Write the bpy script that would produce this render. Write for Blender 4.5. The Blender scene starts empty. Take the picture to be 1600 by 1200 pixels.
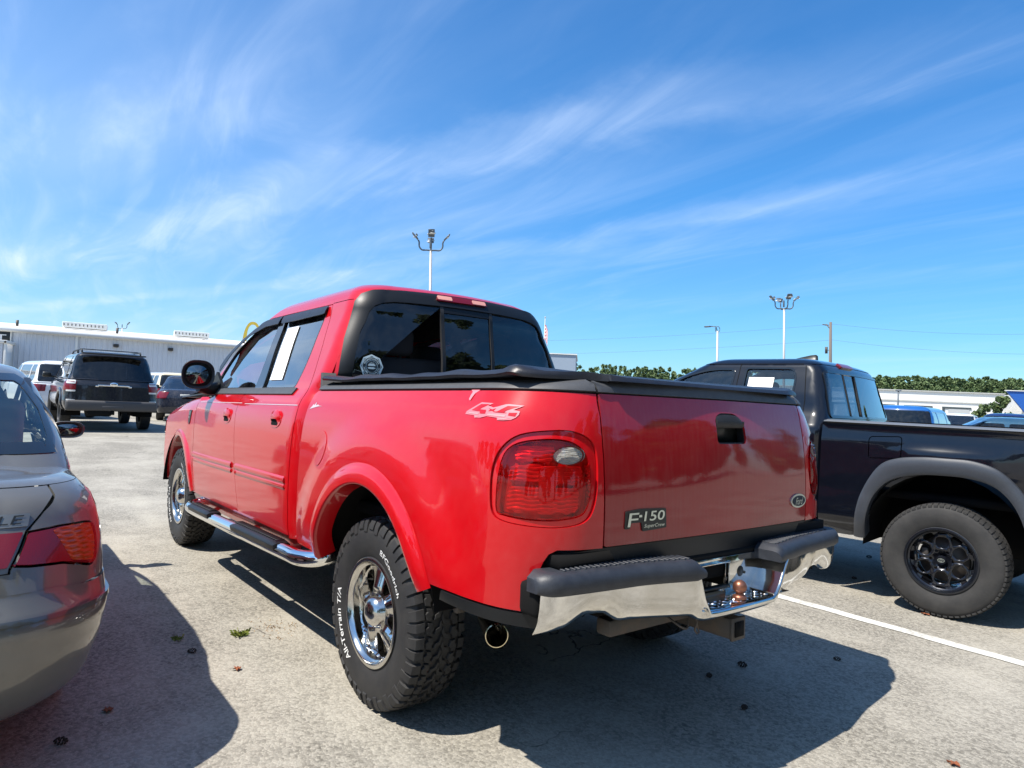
import bpy, bmesh, math, random
import numpy as np
from mathutils import Vector, Matrix
from mathutils.geometry import delaunay_2d_cdt
S = bpy.context.scene
COL = S.collection
R = math.radians
# ---------------------------------------------------------------- camera
CAM = (-2.6512, 2.3037, 1.3393); YAW, PITCH, ROLL, FOC = -0.66490, 0.022444, 0.048096, 1063.82
_f = Vector((math.cos(PITCH)*math.cos(YAW), math.cos(PITCH)*math.sin(YAW), math.sin(PITCH)))
_r = Vector((math.sin(YAW), -math.cos(YAW), 0)); _u = _r.cross(_f)
_r2 = _r*math.cos(ROLL) + _u*math.sin(ROLL); _u2 = -_r*math.sin(ROLL) + _u*math.cos(ROLL)
cd = bpy.data.cameras.new('camera'); cam_o = bpy.data.objects.new('camera', cd); COL.objects.link(cam_o)
cam_o.matrix_world = Matrix(((_r2.x, _u2.x, -_f.x, CAM[0]), (_r2.y, _u2.y, -_f.y, CAM[1]), (_r2.z, _u2.z, -_f.z, CAM[2]), (0, 0, 0, 1)))
cd.sensor_width = 36; cd.lens = FOC/1600*36; cd.clip_start = .05; cd.clip_end = 3000
S.camera = cam_o
# ---------------------------------------------------------------- sky and sun
SUN = Vector((.085, .60, 1)).normalized()
EL = math.asin(SUN.z)
w = bpy.data.worlds.new('World'); S.world = w; w.use_nodes = True
nt = w.node_tree; nt.nodes.clear()
def N(nt, t, **k):
    n = nt.nodes.new(t)
    for a, b in k.items():
        if a.startswith('i_'): n.inputs[a[2:]].default_value = b
        else: setattr(n, a, b)
    return n
def L(nt, a, b): nt.links.new(a, b)
sky = N(nt, 'ShaderNodeTexSky', sky_type='NISHITA', sun_disc=False, sun_elevation=EL, sun_rotation=math.atan2(SUN.x, SUN.y), altitude=20, air_density=1.0, dust_density=.35, ozone_density=3.5)
hs = N(nt, 'ShaderNodeHueSaturation'); hs.inputs['Saturation'].default_value = 1.10; hs.inputs['Hue'].default_value = .5; hs.inputs['Value'].default_value = 1.0
L(nt, sky.outputs[0], hs.inputs['Color'])
tint = N(nt, 'ShaderNodeMix', data_type='RGBA', blend_type='MULTIPLY'); tint.inputs['Factor'].default_value = 1; L(nt, hs.outputs[0], tint.inputs[6]); tgr = N(nt, 'ShaderNodeMix', data_type='RGBA'); tgr.inputs[6].default_value = (.70, 1.02, 1.28, 1); tgr.inputs[7].default_value = (.42, 1.15, 1.56, 1); L(nt, tgr.outputs[2], tint.inputs[7])
tc = N(nt, 'ShaderNodeTexCoord'); sp = N(nt, 'ShaderNodeSeparateXYZ'); L(nt, tc.outputs['Generated'], sp.inputs[0])
tg = N(nt, 'ShaderNodeMapRange'); tg.inputs['From Min'].default_value = .0; tg.inputs['From Max'].default_value = .30; L(nt, sp.outputs[2], tg.inputs['Value']); L(nt, tg.outputs[0], tgr.inputs['Factor'])
zc = N(nt, 'ShaderNodeMath', operation='MAXIMUM'); L(nt, sp.outputs[2], zc.inputs[0]); zc.inputs[1].default_value = 0
zc2 = N(nt, 'ShaderNodeMath', operation='ADD'); L(nt, zc.outputs[0], zc2.inputs[0]); zc2.inputs[1].default_value = .10
def mth(op, a, b, c=None):
    n = N(nt, 'ShaderNodeMath', operation=op)
    for i, x in enumerate((a, b, c)):
        if x is None: continue
        if isinstance(x, (int, float)): n.inputs[i].default_value = x
        else: L(nt, x, n.inputs[i])
    return n.outputs[0]
px = mth('DIVIDE', sp.outputs[0], zc2.outputs[0]); py = mth('DIVIDE', sp.outputs[1], zc2.outputs[0])
def cloudlayer(ax, sx, sy, seed, lo, hi, detail, dist, rough=.6):
    ca, sa = math.cos(ax), math.sin(ax)
    a = mth('ADD', mth('MULTIPLY', px, ca*sx), mth('MULTIPLY', py, sa*sx)); b = mth('ADD', mth('MULTIPLY', px, -sa*sy), mth('MULTIPLY', py, ca*sy))
    cb = N(nt, 'ShaderNodeCombineXYZ'); L(nt, a, cb.inputs[0]); L(nt, b, cb.inputs[1]); cb.inputs[2].default_value = seed
    nz = N(nt, 'ShaderNodeTexNoise'); nz.inputs['Scale'].default_value = 1; nz.inputs['Detail'].default_value = detail; nz.inputs['Roughness'].default_value = rough; nz.inputs['Distortion'].default_value = dist
    L(nt, cb.outputs[0], nz.inputs['Vector'])
    mr = N(nt, 'ShaderNodeMapRange', interpolation_type='SMOOTHSTEP'); mr.inputs['From Min'].default_value = lo; mr.inputs['From Max'].default_value = hi
    L(nt, nz.outputs['Fac'], mr.inputs['Value']); return mr.outputs[0]
AX = R(4)
big = cloudlayer(AX, .16, .42, 3.3, .40, .72, 3, .3)
wis = cloudlayer(AX + R(6), .30, 1.5, 7.7, .40, .80, 5, .6, .52)
fine = cloudlayer(AX - R(8), .9, 3.6, 1.9, .38, .90, 6, 1.0, .58)
cl = mth('MULTIPLY', big, mth('ADD', mth('MULTIPLY', wis, .6), mth('MULTIPLY', fine, .4)))
cl = mth('ADD', cl, mth('MULTIPLY', mth('MULTIPLY', wis, fine), .28))
# the veil of cirrus is thicker towards the east-north-east, where the photo looks left
lf = N(nt, 'ShaderNodeMapRange', interpolation_type='SMOOTHSTEP'); lf.inputs['From Min'].default_value = -.72; lf.inputs['From Max'].default_value = .25; lf.inputs['To Min'].default_value = 0.12; lf.inputs['To Max'].default_value = 1.0
L(nt, sp.outputs[1], lf.inputs['Value'])
cl = mth('ADD', mth('MULTIPLY', cl, mth('ADD', lf.outputs[0], .25)), mth('MULTIPLY', lf.outputs[0], mth('ADD', mth('ADD', mth('MULTIPLY', big, .30), mth('MULTIPLY', fine, .22)), .20)))
# less cloud overhead, two long bands of cirrus crossing the view
hi = N(nt, 'ShaderNodeMapRange', interpolation_type='SMOOTHSTEP'); hi.inputs['From Min'].default_value = .25; hi.inputs['From Max'].default_value = .50; hi.inputs['To Min'].default_value = 1; hi.inputs['To Max'].default_value = .50
L(nt, sp.outputs[2], hi.inputs['Value']); cl = mth('MULTIPLY', cl, hi.outputs[0])
wn = N(nt, 'ShaderNodeTexNoise'); wn.inputs['Scale'].default_value = 1.5; wn.inputs['Detail'].default_value = 6; wn.inputs['Roughness'].default_value = .6
cbx = N(nt, 'ShaderNodeCombineXYZ'); L(nt, px, cbx.inputs[0]); L(nt, py, cbx.inputs[1]); L(nt, cbx.outputs[0], wn.inputs['Vector'])
wob = mth('MULTIPLY', mth('SUBTRACT', wn.outputs[0], .5), .55)
def band(d, w_, amt):
    a = mth('ABSOLUTE', mth('ADD', d, wob), 0); m_ = N(nt, 'ShaderNodeMapRange', interpolation_type='SMOOTHERSTEP'); m_.inputs['From Min'].default_value = w_; m_.inputs['From Max'].default_value = 0; m_.inputs['To Max'].default_value = amt
    L(nt, a, m_.inputs['Value']); return mth('MULTIPLY', m_.outputs[0], mth('ADD', mth('MULTIPLY', fine, .9), .45))
fr = N(nt, 'ShaderNodeMapRange', interpolation_type='SMOOTHSTEP'); fr.inputs['From Min'].default_value = .5; fr.inputs['From Max'].default_value = 1.5; fr.inputs['To Min'].default_value = .30; L(nt, px, fr.inputs['Value'])
b1 = mth('MULTIPLY', band(mth('ADD', py, mth('ADD', mth('MULTIPLY', px, -.39), 1.85)), .26, .30), fr.outputs[0])
b2 = mth('MULTIPLY', fr.outputs[0], band(mth('ADD', py, mth('ADD', mth('MULTIPLY', mth('MULTIPLY', px, px), -.068), 2.30)), .20, .20))
cl = mth('ADD', cl, mth('ADD', b1, b2))
cl = mth('MINIMUM', cl, .85)
mx = N(nt, 'ShaderNodeMix', data_type='RGBA'); L(nt, cl, mx.inputs['Factor']); L(nt, tint.outputs[2], mx.inputs[6]); mx.inputs[7].default_value = (6.6, 8.0, 10.2, 1)
bg = N(nt, 'ShaderNodeBackground'); bg.inputs[1].default_value = .084; L(nt, mx.outputs[2], bg.inputs[0])
wo = N(nt, 'ShaderNodeOutputWorld'); L(nt, bg.outputs[0], wo.inputs[0])
sl = bpy.data.lights.new('sun', 'SUN'); sl.energy = 5.0; sl.angle = R(.55); sl.color = (1, .935, .845)
so = bpy.data.objects.new('sun', sl); COL.objects.link(so); so.rotation_euler = SUN.to_track_quat('Z', 'Y').to_euler()
S.view_settings.view_transform = 'Standard'; S.view_settings.look = 'None'; S.view_settings.exposure = .62; S.view_settings.gamma = 1
# ---------------------------------------------------------------- materials
_M = {}
def mat(name, col=(.5, .5, .5), rough=.5, metal=0., coat=0., spec=.5, noise=None, bump=None, ior=1.5, trans=0., emit=None, coatr=.03):
    """noise=(scale, amount, colour2); bump=(scale, strength, distance)"""
    if name in _M: return _M[name]
    m = bpy.data.materials.new(name); m.use_nodes = True; t = m.node_tree; p = t.nodes['Principled BSDF']
    p.inputs['Base Color'].default_value = (*col, 1); p.inputs['Roughness'].default_value = rough; p.inputs['Metallic'].default_value = metal
    p.inputs['Coat Weight'].default_value = coat; p.inputs['Coat Roughness'].default_value = coatr; p.inputs['Specular IOR Level'].default_value = spec
    p.inputs['IOR'].default_value = ior; p.inputs['Transmission Weight'].default_value = trans
    if emit: p.inputs['Emission Color'].default_value = (*emit[:3], 1); p.inputs['Emission Strength'].default_value = emit[3]
    tcx = N(t, 'ShaderNodeTexCoord')
    if noise:
        sc, am, c2 = noise[:3]
        n = N(t, 'ShaderNodeTexNoise'); n.inputs['Scale'].default_value = sc; n.inputs['Detail'].default_value = 6; n.inputs['Roughness'].default_value = .65
        L(t, tcx.outputs['Object'], n.inputs['Vector'])
        r = N(t, 'ShaderNodeMapRange'); r.inputs['From Min'].default_value = .35; r.inputs['From Max'].default_value = .7; r.inputs['To Max'].default_value = am
        L(t, n.outputs['Fac'], r.inputs['Value'])
        x = N(t, 'ShaderNodeMix', data_type='RGBA'); L(t, r.outputs[0], x.inputs['Factor']); x.inputs[6].default_value = (*col, 1); x.inputs[7].default_value = (*c2, 1)
        L(t, x.outputs[2], p.inputs['Base Color'])
        if len(noise) > 3:
            q = N(t, 'ShaderNodeMapRange'); q.inputs['From Min'].default_value = .3; q.inputs['From Max'].default_value = .7; q.inputs['To Min'].default_value = rough; q.inputs['To Max'].default_value = noise[3]
            L(t, n.outputs['Fac'], q.inputs['Value']); L(t, q.outputs[0], p.inputs['Roughness'])
    if bump:
        n = N(t, 'ShaderNodeTexNoise'); n.inputs['Scale'].default_value = bump[0]; n.inputs['Detail'].default_value = 4
        L(t, tcx.outputs['Object'], n.inputs['Vector'])
        b = N(t, 'ShaderNodeBump'); b.inputs['Strength'].default_value = bump[1]; b.inputs['Distance'].default_value = bump[2]
        L(t, n.outputs['Fac'], b.inputs['Height']); L(t, b.outputs[0], p.inputs['Normal'])
    _M[name] = m; return m
def glassmat(name, tint, refl=(1, 1, 1), rough=0., ior=1.5, dirt=.04, boost=1.5):
    """thin sheet: tinted transparency under a fresnel reflection, a little dust"""
    if name in _M: return _M[name]
    m = bpy.data.materials.new(name); m.use_nodes = True; t = m.node_tree; t.nodes.clear()
    o = N(t, 'ShaderNodeOutputMaterial'); tr = N(t, 'ShaderNodeBsdfTransparent'); tr.inputs[0].default_value = (*tint, 1)
    g = N(t, 'ShaderNodeBsdfGlossy'); g.inputs[0].default_value = (*refl, 1); g.inputs[1].default_value = rough
    fr = N(t, 'ShaderNodeFresnel'); fr.inputs[0].default_value = ior
    mr = N(t, 'ShaderNodeMath', operation='MULTIPLY'); L(t, fr.outputs[0], mr.inputs[0]); mr.inputs[1].default_value = boost
    mn = N(t, 'ShaderNodeMath', operation='MINIMUM'); L(t, mr.outputs[0], mn.inputs[0]); mn.inputs[1].default_value = 1
    a = N(t, 'ShaderNodeMixShader'); L(t, mn.outputs[0], a.inputs[0]); L(t, tr.outputs[0], a.inputs[1]); L(t, g.outputs[0], a.inputs[2])
    d = N(t, 'ShaderNodeBsdfDiffuse'); d.inputs[0].default_value = (.35, .34, .3, 1)
    tcx = N(t, 'ShaderNodeTexCoord'); nz = N(t, 'ShaderNodeTexNoise'); nz.inputs['Scale'].default_value = 14; nz.inputs['Detail'].default_value = 8; L(t, tcx.outputs['Object'], nz.inputs['Vector'])
    q = N(t, 'ShaderNodeMapRange'); q.inputs['From Min'].default_value = .4; q.inputs['From Max'].default_value = .75; q.inputs['To Max'].default_value = dirt; L(t, nz.outputs[0], q.inputs['Value'])
    b = N(t, 'ShaderNodeMixShader'); L(t, q.outputs[0], b.inputs[0]); L(t, a.outputs[0], b.inputs[1]); L(t, d.outputs[0], b.inputs[2])
    L(t, b.outputs[0], o.inputs[0]); _M[name] = m; return m
def paint(name, col, dust=.12, metal=0., rough=.32, flake=0., dustc=(.42, .36, .30), scuff=None, coat=1., streak=(26, 26, 20)):
    """car paint: clear coat with orange peel, dust film and small dirt specks"""
    if name in _M: return _M[name]
    m = bpy.data.materials.new(name); m.use_nodes = True; t = m.node_tree; p = t.nodes['Principled BSDF']
    p.inputs['Metallic'].default_value = metal; p.inputs['Coat Weight'].default_value = coat; p.inputs['Coat IOR'].default_value = 1.5; p.inputs['Specular IOR Level'].default_value = .12
    tcx = N(t, 'ShaderNodeTexCoord'); ob = tcx.outputs['Object']
    n1 = N(t, 'ShaderNodeTexNoise'); n1.inputs['Scale'].default_value = 2.1; n1.inputs['Detail'].default_value = 9; n1.inputs['Roughness'].default_value = .72; L(t, ob, n1.inputs['Vector'])
    mp = N(t, 'ShaderNodeMapping'); mp.inputs['Scale'].default_value = streak; L(t, ob, mp.inputs['Vector'])
    n2 = N(t, 'ShaderNodeTexNoise'); n2.inputs['Scale'].default_value = 1; n2.inputs['Detail'].default_value = 5; L(t, mp.outputs[0], n2.inputs['Vector'])
    a = N(t, 'ShaderNodeMath', operation='MULTIPLY'); L(t, n1.outputs[0], a.inputs[0]); L(t, n2.outputs[0], a.inputs[1])
    q = N(t, 'ShaderNodeMapRange'); q.inputs['From Min'].default_value = .18; q.inputs['From Max'].default_value = .48; q.inputs['To Max'].default_value = dust*2.2; L(t, a.outputs[0], q.inputs['Value'])
    v = N(t, 'ShaderNodeTexVoronoi'); v.inputs['Scale'].default_value = 55; L(t, ob, v.inputs['Vector'])
    q2 = N(t, 'ShaderNodeMapRange'); q2.inputs['From Min'].default_value = .10; q2.inputs['From Max'].default_value = .05; q2.inputs['To Max'].default_value = dust*2.0; L(t, v.outputs['Distance'], q2.inputs['Value'])
    ad = N(t, 'ShaderNodeMath', operation='ADD', use_clamp=True); L(t, q.outputs[0], ad.inputs[0]); L(t, q2.outputs[0], ad.inputs[1])
    x = N(t, 'ShaderNodeMix', data_type='RGBA'); x.inputs[6].default_value = (*col, 1); x.inputs[7].default_value = (*dustc, 1); L(t, ad.outputs[0], x.inputs['Factor'])
    L(t, x.outputs[2], p.inputs['Base Color'])
    rr = N(t, 'ShaderNodeMapRange'); rr.inputs['To Min'].default_value = rough; rr.inputs['To Max'].default_value = .8; L(t, ad.outputs[0], rr.inputs['Value']); L(t, rr.outputs[0], p.inputs['Roughness'])
    cr = N(t, 'ShaderNodeMapRange'); cr.inputs['To Min'].default_value = .015; cr.inputs['To Max'].default_value = .35; L(t, ad.outputs[0], cr.inputs['Value']); L(t, cr.outputs[0], p.inputs['Coat Roughness'])
    n3 = N(t, 'ShaderNodeTexNoise'); n3.inputs['Scale'].default_value = 170; n3.inputs['Detail'].default_value = 1; L(t, ob, n3.inputs['Vector'])
    b = N(t, 'ShaderNodeBump'); b.inputs['Strength'].default_value = .03; b.inputs['Distance'].default_value = .002; L(t, n3.outputs[0], b.inputs['Height'])
    n4 = N(t, 'ShaderNodeTexNoise'); n4.inputs['Scale'].default_value = 5; n4.inputs['Detail'].default_value = 1; L(t, ob, n4.inputs['Vector'])
    b2 = N(t, 'ShaderNodeBump'); b2.inputs['Strength'].default_value = .10; b2.inputs['Distance'].default_value = .01; L(t, n4.outputs[0], b2.inputs['Height']); L(t, b.outputs[0], b2.inputs['Normal'])
    L(t, b2.outputs[0], p.inputs['Coat Normal']); L(t, b2.outputs[0], p.inputs['Normal'])
    _M[name] = m; return m
# ---------------------------------------------------------------- scene graph helpers
def thing(name, label, cat, loc=(0, 0, 0), rot=(0, 0, 0), group=None):
    o = bpy.data.objects.new(name, None); COL.objects.link(o); o.empty_display_size = .1
    o.location = loc; o.rotation_euler = rot; o['label'] = label; o['category'] = cat
    if group: o['group'] = group
    return o
def tag(o, label, cat, group=None, kind=None):
    if label: o['label'] = label
    if cat: o['category'] = cat
    if group: o['group'] = group
    if kind: o['kind'] = kind
    return o
def mesh(name, V, F, m, parent=None, smooth=True, normals=None, loc=None):
    me = bpy.data.meshes.new(name); me.from_pydata([tuple(map(float, v)) for v in V], [], [tuple(int(i) for i in f) for f in F]); me.update()
    ms = m if isinstance(m, (list, tuple)) else [m]
    for x in ms: me.materials.append(x)
    if smooth: me.polygons.foreach_set('use_smooth', [True]*len(me.polygons))
    if normals is not None: me.normals_split_custom_set_from_vertices([tuple(map(float, n)) for n in normals])
    o = bpy.data.objects.new(name, me); COL.objects.link(o)
    if parent: o.parent = parent
    if loc: o.location = loc
    return o
def copytree(o, parent=None):
    c = o.copy(); COL.objects.link(c); c.parent = parent
    for ch in [x for x in CH.get(o.name, ())] or list(o.children): copytree(ch, c)
    return c
CH = {}
class MB:
    """collects shapes into ONE mesh"""
    def __init__(s): s.V = []; s.F = []
    def add(s, V, F, M=None):
        n = len(s.V)
        for v in V:
            v = Vector(v); s.V.append(tuple(M @ v) if M is not None else tuple(v))
        s.F += [tuple(i + n for i in f) for f in F]; return s
    def box(s, c, d, r=0., seg=2, M=None):
        b = bmesh.new(); bmesh.ops.create_cube(b, size=1)
        for v in b.verts: v.co = Vector((v.co.x*d[0], v.co.y*d[1], v.co.z*d[2]))
        if r > 0: bmesh.ops.bevel(b, geom=list(b.edges), offset=min(r, min(d)*.49), segments=seg, affect='EDGES', profile=.5)
        b.verts.index_update()
        T = Matrix.Translation(Vector(c))
        s.add([v.co for v in b.verts], [[v.index for v in f.verts] for f in b.faces], (T if M is None else T @ M)); b.free(); return s
    def tube(s, P, r, n=10, cap=True, M=None):
        P = [Vector(p) for p in P]; rs = r if isinstance(r, (list, tuple)) else [r]*len(P)
        V = []; F = []; up = Vector((0, 0, 1)); prev = None
        for i, p in enumerate(P):
            d = (P[min(i+1, len(P)-1)] - P[max(i-1, 0)]).normalized()
            if prev is None: a = d.cross(up) if abs(d.z) < .95 else d.cross(Vector((1, 0, 0)))
            else: a = prev - d*prev.dot(d)
            a.normalize(); prev = a; b = d.cross(a)
            for k in range(n):
                t = 2*math.pi*k/n; V.append(p + (a*math.cos(t) + b*math.sin(t))*rs[i])
        for i in range(len(P)-1):
            for k in range(n): F.append((i*n+k, i*n+(k+1) % n, (i+1)*n+(k+1) % n, (i+1)*n+k))
        if cap: F.append(tuple(range(n))[::-1]); F.append(tuple((len(P)-1)*n+k for k in range(n)))
        return s.add(V, F, M)
    def loft(s, rings, closed=True, capa=False, capb=False, M=None):
        n = len(rings[0]); V = [p for r_ in rings for p in r_]; F = []
        for i in range(len(rings)-1):
            for k in range(n if closed else n-1): F.append((i*n+k, i*n+(k+1) % n, (i+1)*n+(k+1) % n, (i+1)*n+k))
        if capa: F.append(tuple(range(n))[::-1])
        if capb: F.append(tuple((len(rings)-1)*n+k for k in range(n)))
        return s.add(V, F, M)
    def lathe(s, prof, n=48, M=None, a0=0, a1=2*math.pi):
        """prof (r, y): spun round the y axis"""
        full = abs(a1-a0-2*math.pi) < 1e-6; rings = []
        for r_, h in prof: rings.append([(r_*math.cos(a0+(a1-a0)*k/(n if full else n-1)), h, r_*math.sin(a0+(a1-a0)*k/(n if full else n-1))) for k in range(n)])
        return s.loft(rings, closed=full, M=M)
    def ball(s, c, r_, n=16, M=None, sq=(1, 1, 1)):
        b = bmesh.new(); bmesh.ops.create_uvsphere(b, u_segments=n, v_segments=max(6, n//2), radius=1); b.verts.index_update()
        s.add([(c[0]+v.co.x*r_*sq[0], c[1]+v.co.y*r_*sq[1], c[2]+v.co.z*r_*sq[2]) for v in b.verts], [[v.index for v in f.verts] for f in b.faces], M); b.free(); return s
    def plate(s, poly, c, ax, th, M=None):
        """closed polygon (a,b) extruded th along axis ax; c = coordinate of the front face"""
        def at(p, h):
            if ax == 0: return (h, p[0], p[1])
            if ax == 1: return (p[0], h, p[1])
            return (p[0], p[1], h)
        n = len(poly); V = [at(p, c) for p in poly] + [at(p, c+th) for p in poly]
        F = [tuple(range(n)), tuple(range(n, 2*n))[::-1]] + [(k, (k+1) % n, n+(k+1) % n, n+k)[::-1] for k in range(n)]
        return s.add(V, F, M)
    def build(s, name, m, parent=None, smooth=True, auto=None, loc=None):
        o = mesh(name, s.V, s.F, m, parent, smooth, loc=loc)
        b = bmesh.new(); b.from_mesh(o.data); bmesh.ops.recalc_face_normals(b, faces=b.faces)
        if auto is not None:
            ca = math.cos(R(auto))
            for e in b.edges:
                if len(e.link_faces) == 2 and e.link_faces[0].normal.dot(e.link_faces[1].normal) < ca: e.smooth = False
        b.to_mesh(o.data); b.free(); return o
def inpoly(pts, poly):
    x, y = pts[:, 0], pts[:, 1]; c = np.zeros(len(pts), bool); n = len(poly)
    for i in range(n):
        x1, y1 = poly[i]; x2, y2 = poly[(i+1) % n]
        if y1 == y2: continue
        c ^= ((y1 > y) != (y2 > y)) & (x < (x2-x1)*(y-y1)/(y2-y1)+x1)
    return c
def dense(poly, st):
    out = []; n = len(poly)
    for i in range(n):
        a = np.array(poly[i], float); b = np.array(poly[(i+1) % n], float); k = max(1, int(math.ceil(np.linalg.norm(b-a)/st)))
        for j in range(k): out.append(a+(b-a)*j/k)
    return np.array(out)
def inset(poly, d):
    p = np.array(poly, float); a = np.roll(p, 1, 0); b = np.roll(p, -1, 0)
    area = np.sum(p[:, 0]*b[:, 1]-b[:, 0]*p[:, 1]); s = 1 if area > 0 else -1
    def nr(e): n = np.stack([-e[:, 1], e[:, 0]], 1)*s; return n/np.maximum(np.linalg.norm(n, axis=1, keepdims=True), 1e-9)
    n1 = nr(p-a); n2 = nr(b-p); n = n1+n2; n /= np.maximum(np.linalg.norm(n, axis=1, keepdims=True), 1e-9)
    k = 1/np.maximum(.5, np.sum(n*n1, 1)); return p+n*(d*k)[:, None]
def rpoly(pts, r=.03, k=5):
    """polygon with rounded corners; r a number or one per corner"""
    out = []; n = len(pts); rs = r if isinstance(r, (list, tuple)) else [r]*n
    for i in range(n):
        p = np.array(pts[i], float); a = np.array(pts[i-1], float)-p; b = np.array(pts[(i+1) % n], float)-p
        la, lb = np.linalg.norm(a), np.linalg.norm(b); d = min(rs[i], la*.48, lb*.48)
        if d < 1e-4: out.append(p); continue
        A = p+a/la*d; B = p+b/lb*d
        for j in range(k+1): t = j/k; out.append((1-t)**2*A+2*t*(1-t)*p+t*t*B)
    return np.array(out)
def spline(pts, k=6, closed=True):
    P = np.array(pts, float); n = len(P); out = []
    for i in range(n if closed else n-1):
        p0, p1, p2, p3 = (P[(i-1) % n], P[i], P[(i+1) % n], P[(i+2) % n]) if closed else (P[max(i-1, 0)], P[i], P[i+1], P[min(i+2, n-1)])
        for j in range(k):
            t = j/k; out.append(.5*((2*p1)+(-p0+p2)*t+(2*p0-5*p1+4*p2-p3)*t*t+(-p0+3*p1-3*p2+p3)*t**3))
    if not closed: out.append(P[-1])
    return np.array(out)
def nrm(G, u, v, sgn=-1, e=1.5e-3):
    a = G(u+e, v)-G(u-e, v); b = G(u, v+e)-G(u, v-e); n = np.cross(a, b)*sgn
    return n/np.maximum(np.linalg.norm(n, axis=-1, keepdims=True), 1e-12)
def panel(name, parent, F, outline, m, holes=(), step=.05, depth=.014, w=0., mir=False, gap=0., sgn=-1, rim=True):
    """sheet of a skin F(u,v) cut along an outline, with holes, returned edge and true normals"""
    if gap: outline = inset(outline, gap); holes = [inset(h, -gap) for h in holes]
    ol = dense(outline, step*.6); hs_ = [dense(h, step*.6) for h in holes]
    pts = [ol]+hs_; lo = ol.min(0); hi = ol.max(0)
    gx, gy = np.meshgrid(np.arange(lo[0]+step/2, hi[0], step), np.arange(lo[1]+step/2, hi[1], step)); gp = np.stack([gx.ravel(), gy.ravel()], 1)
    allb = np.vstack(pts)
    if len(gp):
        keep = inpoly(gp, ol)
        for h in hs_: keep &= ~inpoly(gp, h)
        gp = gp[keep]
        if len(gp):
            d = np.min(((gp[:, None, :]-allb[None])**2).sum(-1), 1); gp = gp[d > (step*.38)**2]
    VV = np.vstack([allb, gp]) if len(gp) else allb
    edges = []; k = 0
    for p in pts:
        edges += [(k+i, k+(i+1) % len(p)) for i in range(len(p))]; k += len(p)
    r_ = delaunay_2d_cdt([Vector(p) for p in VV], edges, [], 0, 1e-6)
    V2 = np.array([tuple(p) for p in r_[0]]); T = np.array([tuple(f) for f in r_[2]])
    cen = V2[T].mean(1); ok = inpoly(cen, ol)
    for h in hs_: ok &= ~inpoly(cen, h)
    T = T[ok]
    def G(u, v):
        P = F(u, v)
        ww = w(u, v) if callable(w) else w
        if np.any(ww): P = P+nrm(F, u, v, sgn)*(np.asarray(ww)[..., None] if np.ndim(ww) else ww)
        return P
    P = G(V2[:, 0], V2[:, 1]); NN = nrm(G, V2[:, 0], V2[:, 1], sgn)
    # winding
    a = P[T[:, 1]]-P[T[:, 0]]; b = P[T[:, 2]]-P[T[:, 0]]; fl = (np.cross(a, b)*NN[T[:, 0]]).sum(-1) < 0
    T[fl] = T[fl][:, ::-1]; Fc = [tuple(t) for t in T]
    V = [tuple(p) for p in P]; NL = [tuple(n) for n in NN]
    if rim and depth:
        for p in pts:
            bp = G(p[:, 0], p[:, 1]); bn = nrm(G, p[:, 0], p[:, 1], sgn); k0 = len(V); n = len(p)
            V += [tuple(x) for x in bp]+[tuple(x) for x in bp-bn*depth]; NL += [(0, 0, 0)]*(2*n)
            cc = p.mean(0)
            for i in range(n):
                j = (i+1) % n; f = (k0+i, k0+j, k0+n+j, k0+n+i); Fc.append(f)
    if mir:
        V = [(x, -y, z) for x, y, z in V]; NL = [(x, -y, z) for x, y, z in NL]; Fc = [f[::-1] for f in Fc]
    return mesh(name, V, Fc, m, parent, True, NL)
def cap(name, parent, F, v0, v1, nv, qa, qb, nq, m, spine=True):
    """full-width crown from height v0 over the centre line; qa, qb give the ends of each row"""
    V = []; NL = []; Fc = []; vs = np.linspace(v0, v1, nv)
    for side in (1, -1):
        base = len(V)
        for i, v in enumerate(vs):
            q = np.linspace(float(qa(v)), float(qb(v)), nq); vv = np.full(nq, v)
            P = F(q, vv); n = nrm(F, q, vv)
            if spine and i == nv-1: P[:, 1] = 0; n[:, 1] = 0; n /= np.maximum(np.linalg.norm(n, axis=1, keepdims=True), 1e-9)
            P[:, 1] *= side; n[:, 1] *= side
            V += [tuple(p) for p in P]; NL += [tuple(x) for x in n]
        for i in range(nv-1):
            for j in range(nq-1):
                f = (base+i*nq+j, base+i*nq+j+1, base+(i+1)*nq+j+1, base+(i+1)*nq+j); Fc.append(f[::-1] if side == 1 else f)
    return mesh(name, V, Fc, m, parent, True, NL)
def sym(F):
    """(s, v): s is measured across the tail from the centre line, to both sides"""
    def G(s, v):
        s, v = np.broadcast_arrays(np.asarray(s, float), np.asarray(v, float))
        P = F(F.rear_q(np.abs(s), v), v).copy(); P[..., 1] = np.where(s < 0, -P[..., 1], P[..., 1]); return P
    return G
def symf(F):
    def G(s, v):
        s, v = np.broadcast_arrays(np.asarray(s, float), np.asarray(v, float))
        P = F(F.front_q(np.abs(s), v), v).copy(); P[..., 1] = np.where(s < 0, -P[..., 1], P[..., 1]); return P
    return G
_TX = {}
def textmesh(s, shear=0., off=0., res=3, bold=0.):
    k = (s, shear, off)
    if k in _TX: return _TX[k]
    c = bpy.data.curves.new('tmp', 'FONT'); c.body = s; c.shear = shear; c.offset = off; c.resolution_u = res; c.align_x = 'LEFT'
    o = bpy.data.objects.new('tmp', c); COL.objects.link(o); dg = bpy.context.evaluated_depsgraph_get(); me = o.evaluated_get(dg).to_mesh()
    V = np.array([tuple(v.co)[:2] for v in me.vertices]) if len(me.vertices) else np.zeros((0, 2)); F = [tuple(p.vertices) for p in me.polygons]
    o.evaluated_get(dg).to_mesh_clear(); bpy.data.objects.remove(o); bpy.data.curves.remove(c); _TX[k] = (V, F); return V, F
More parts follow.
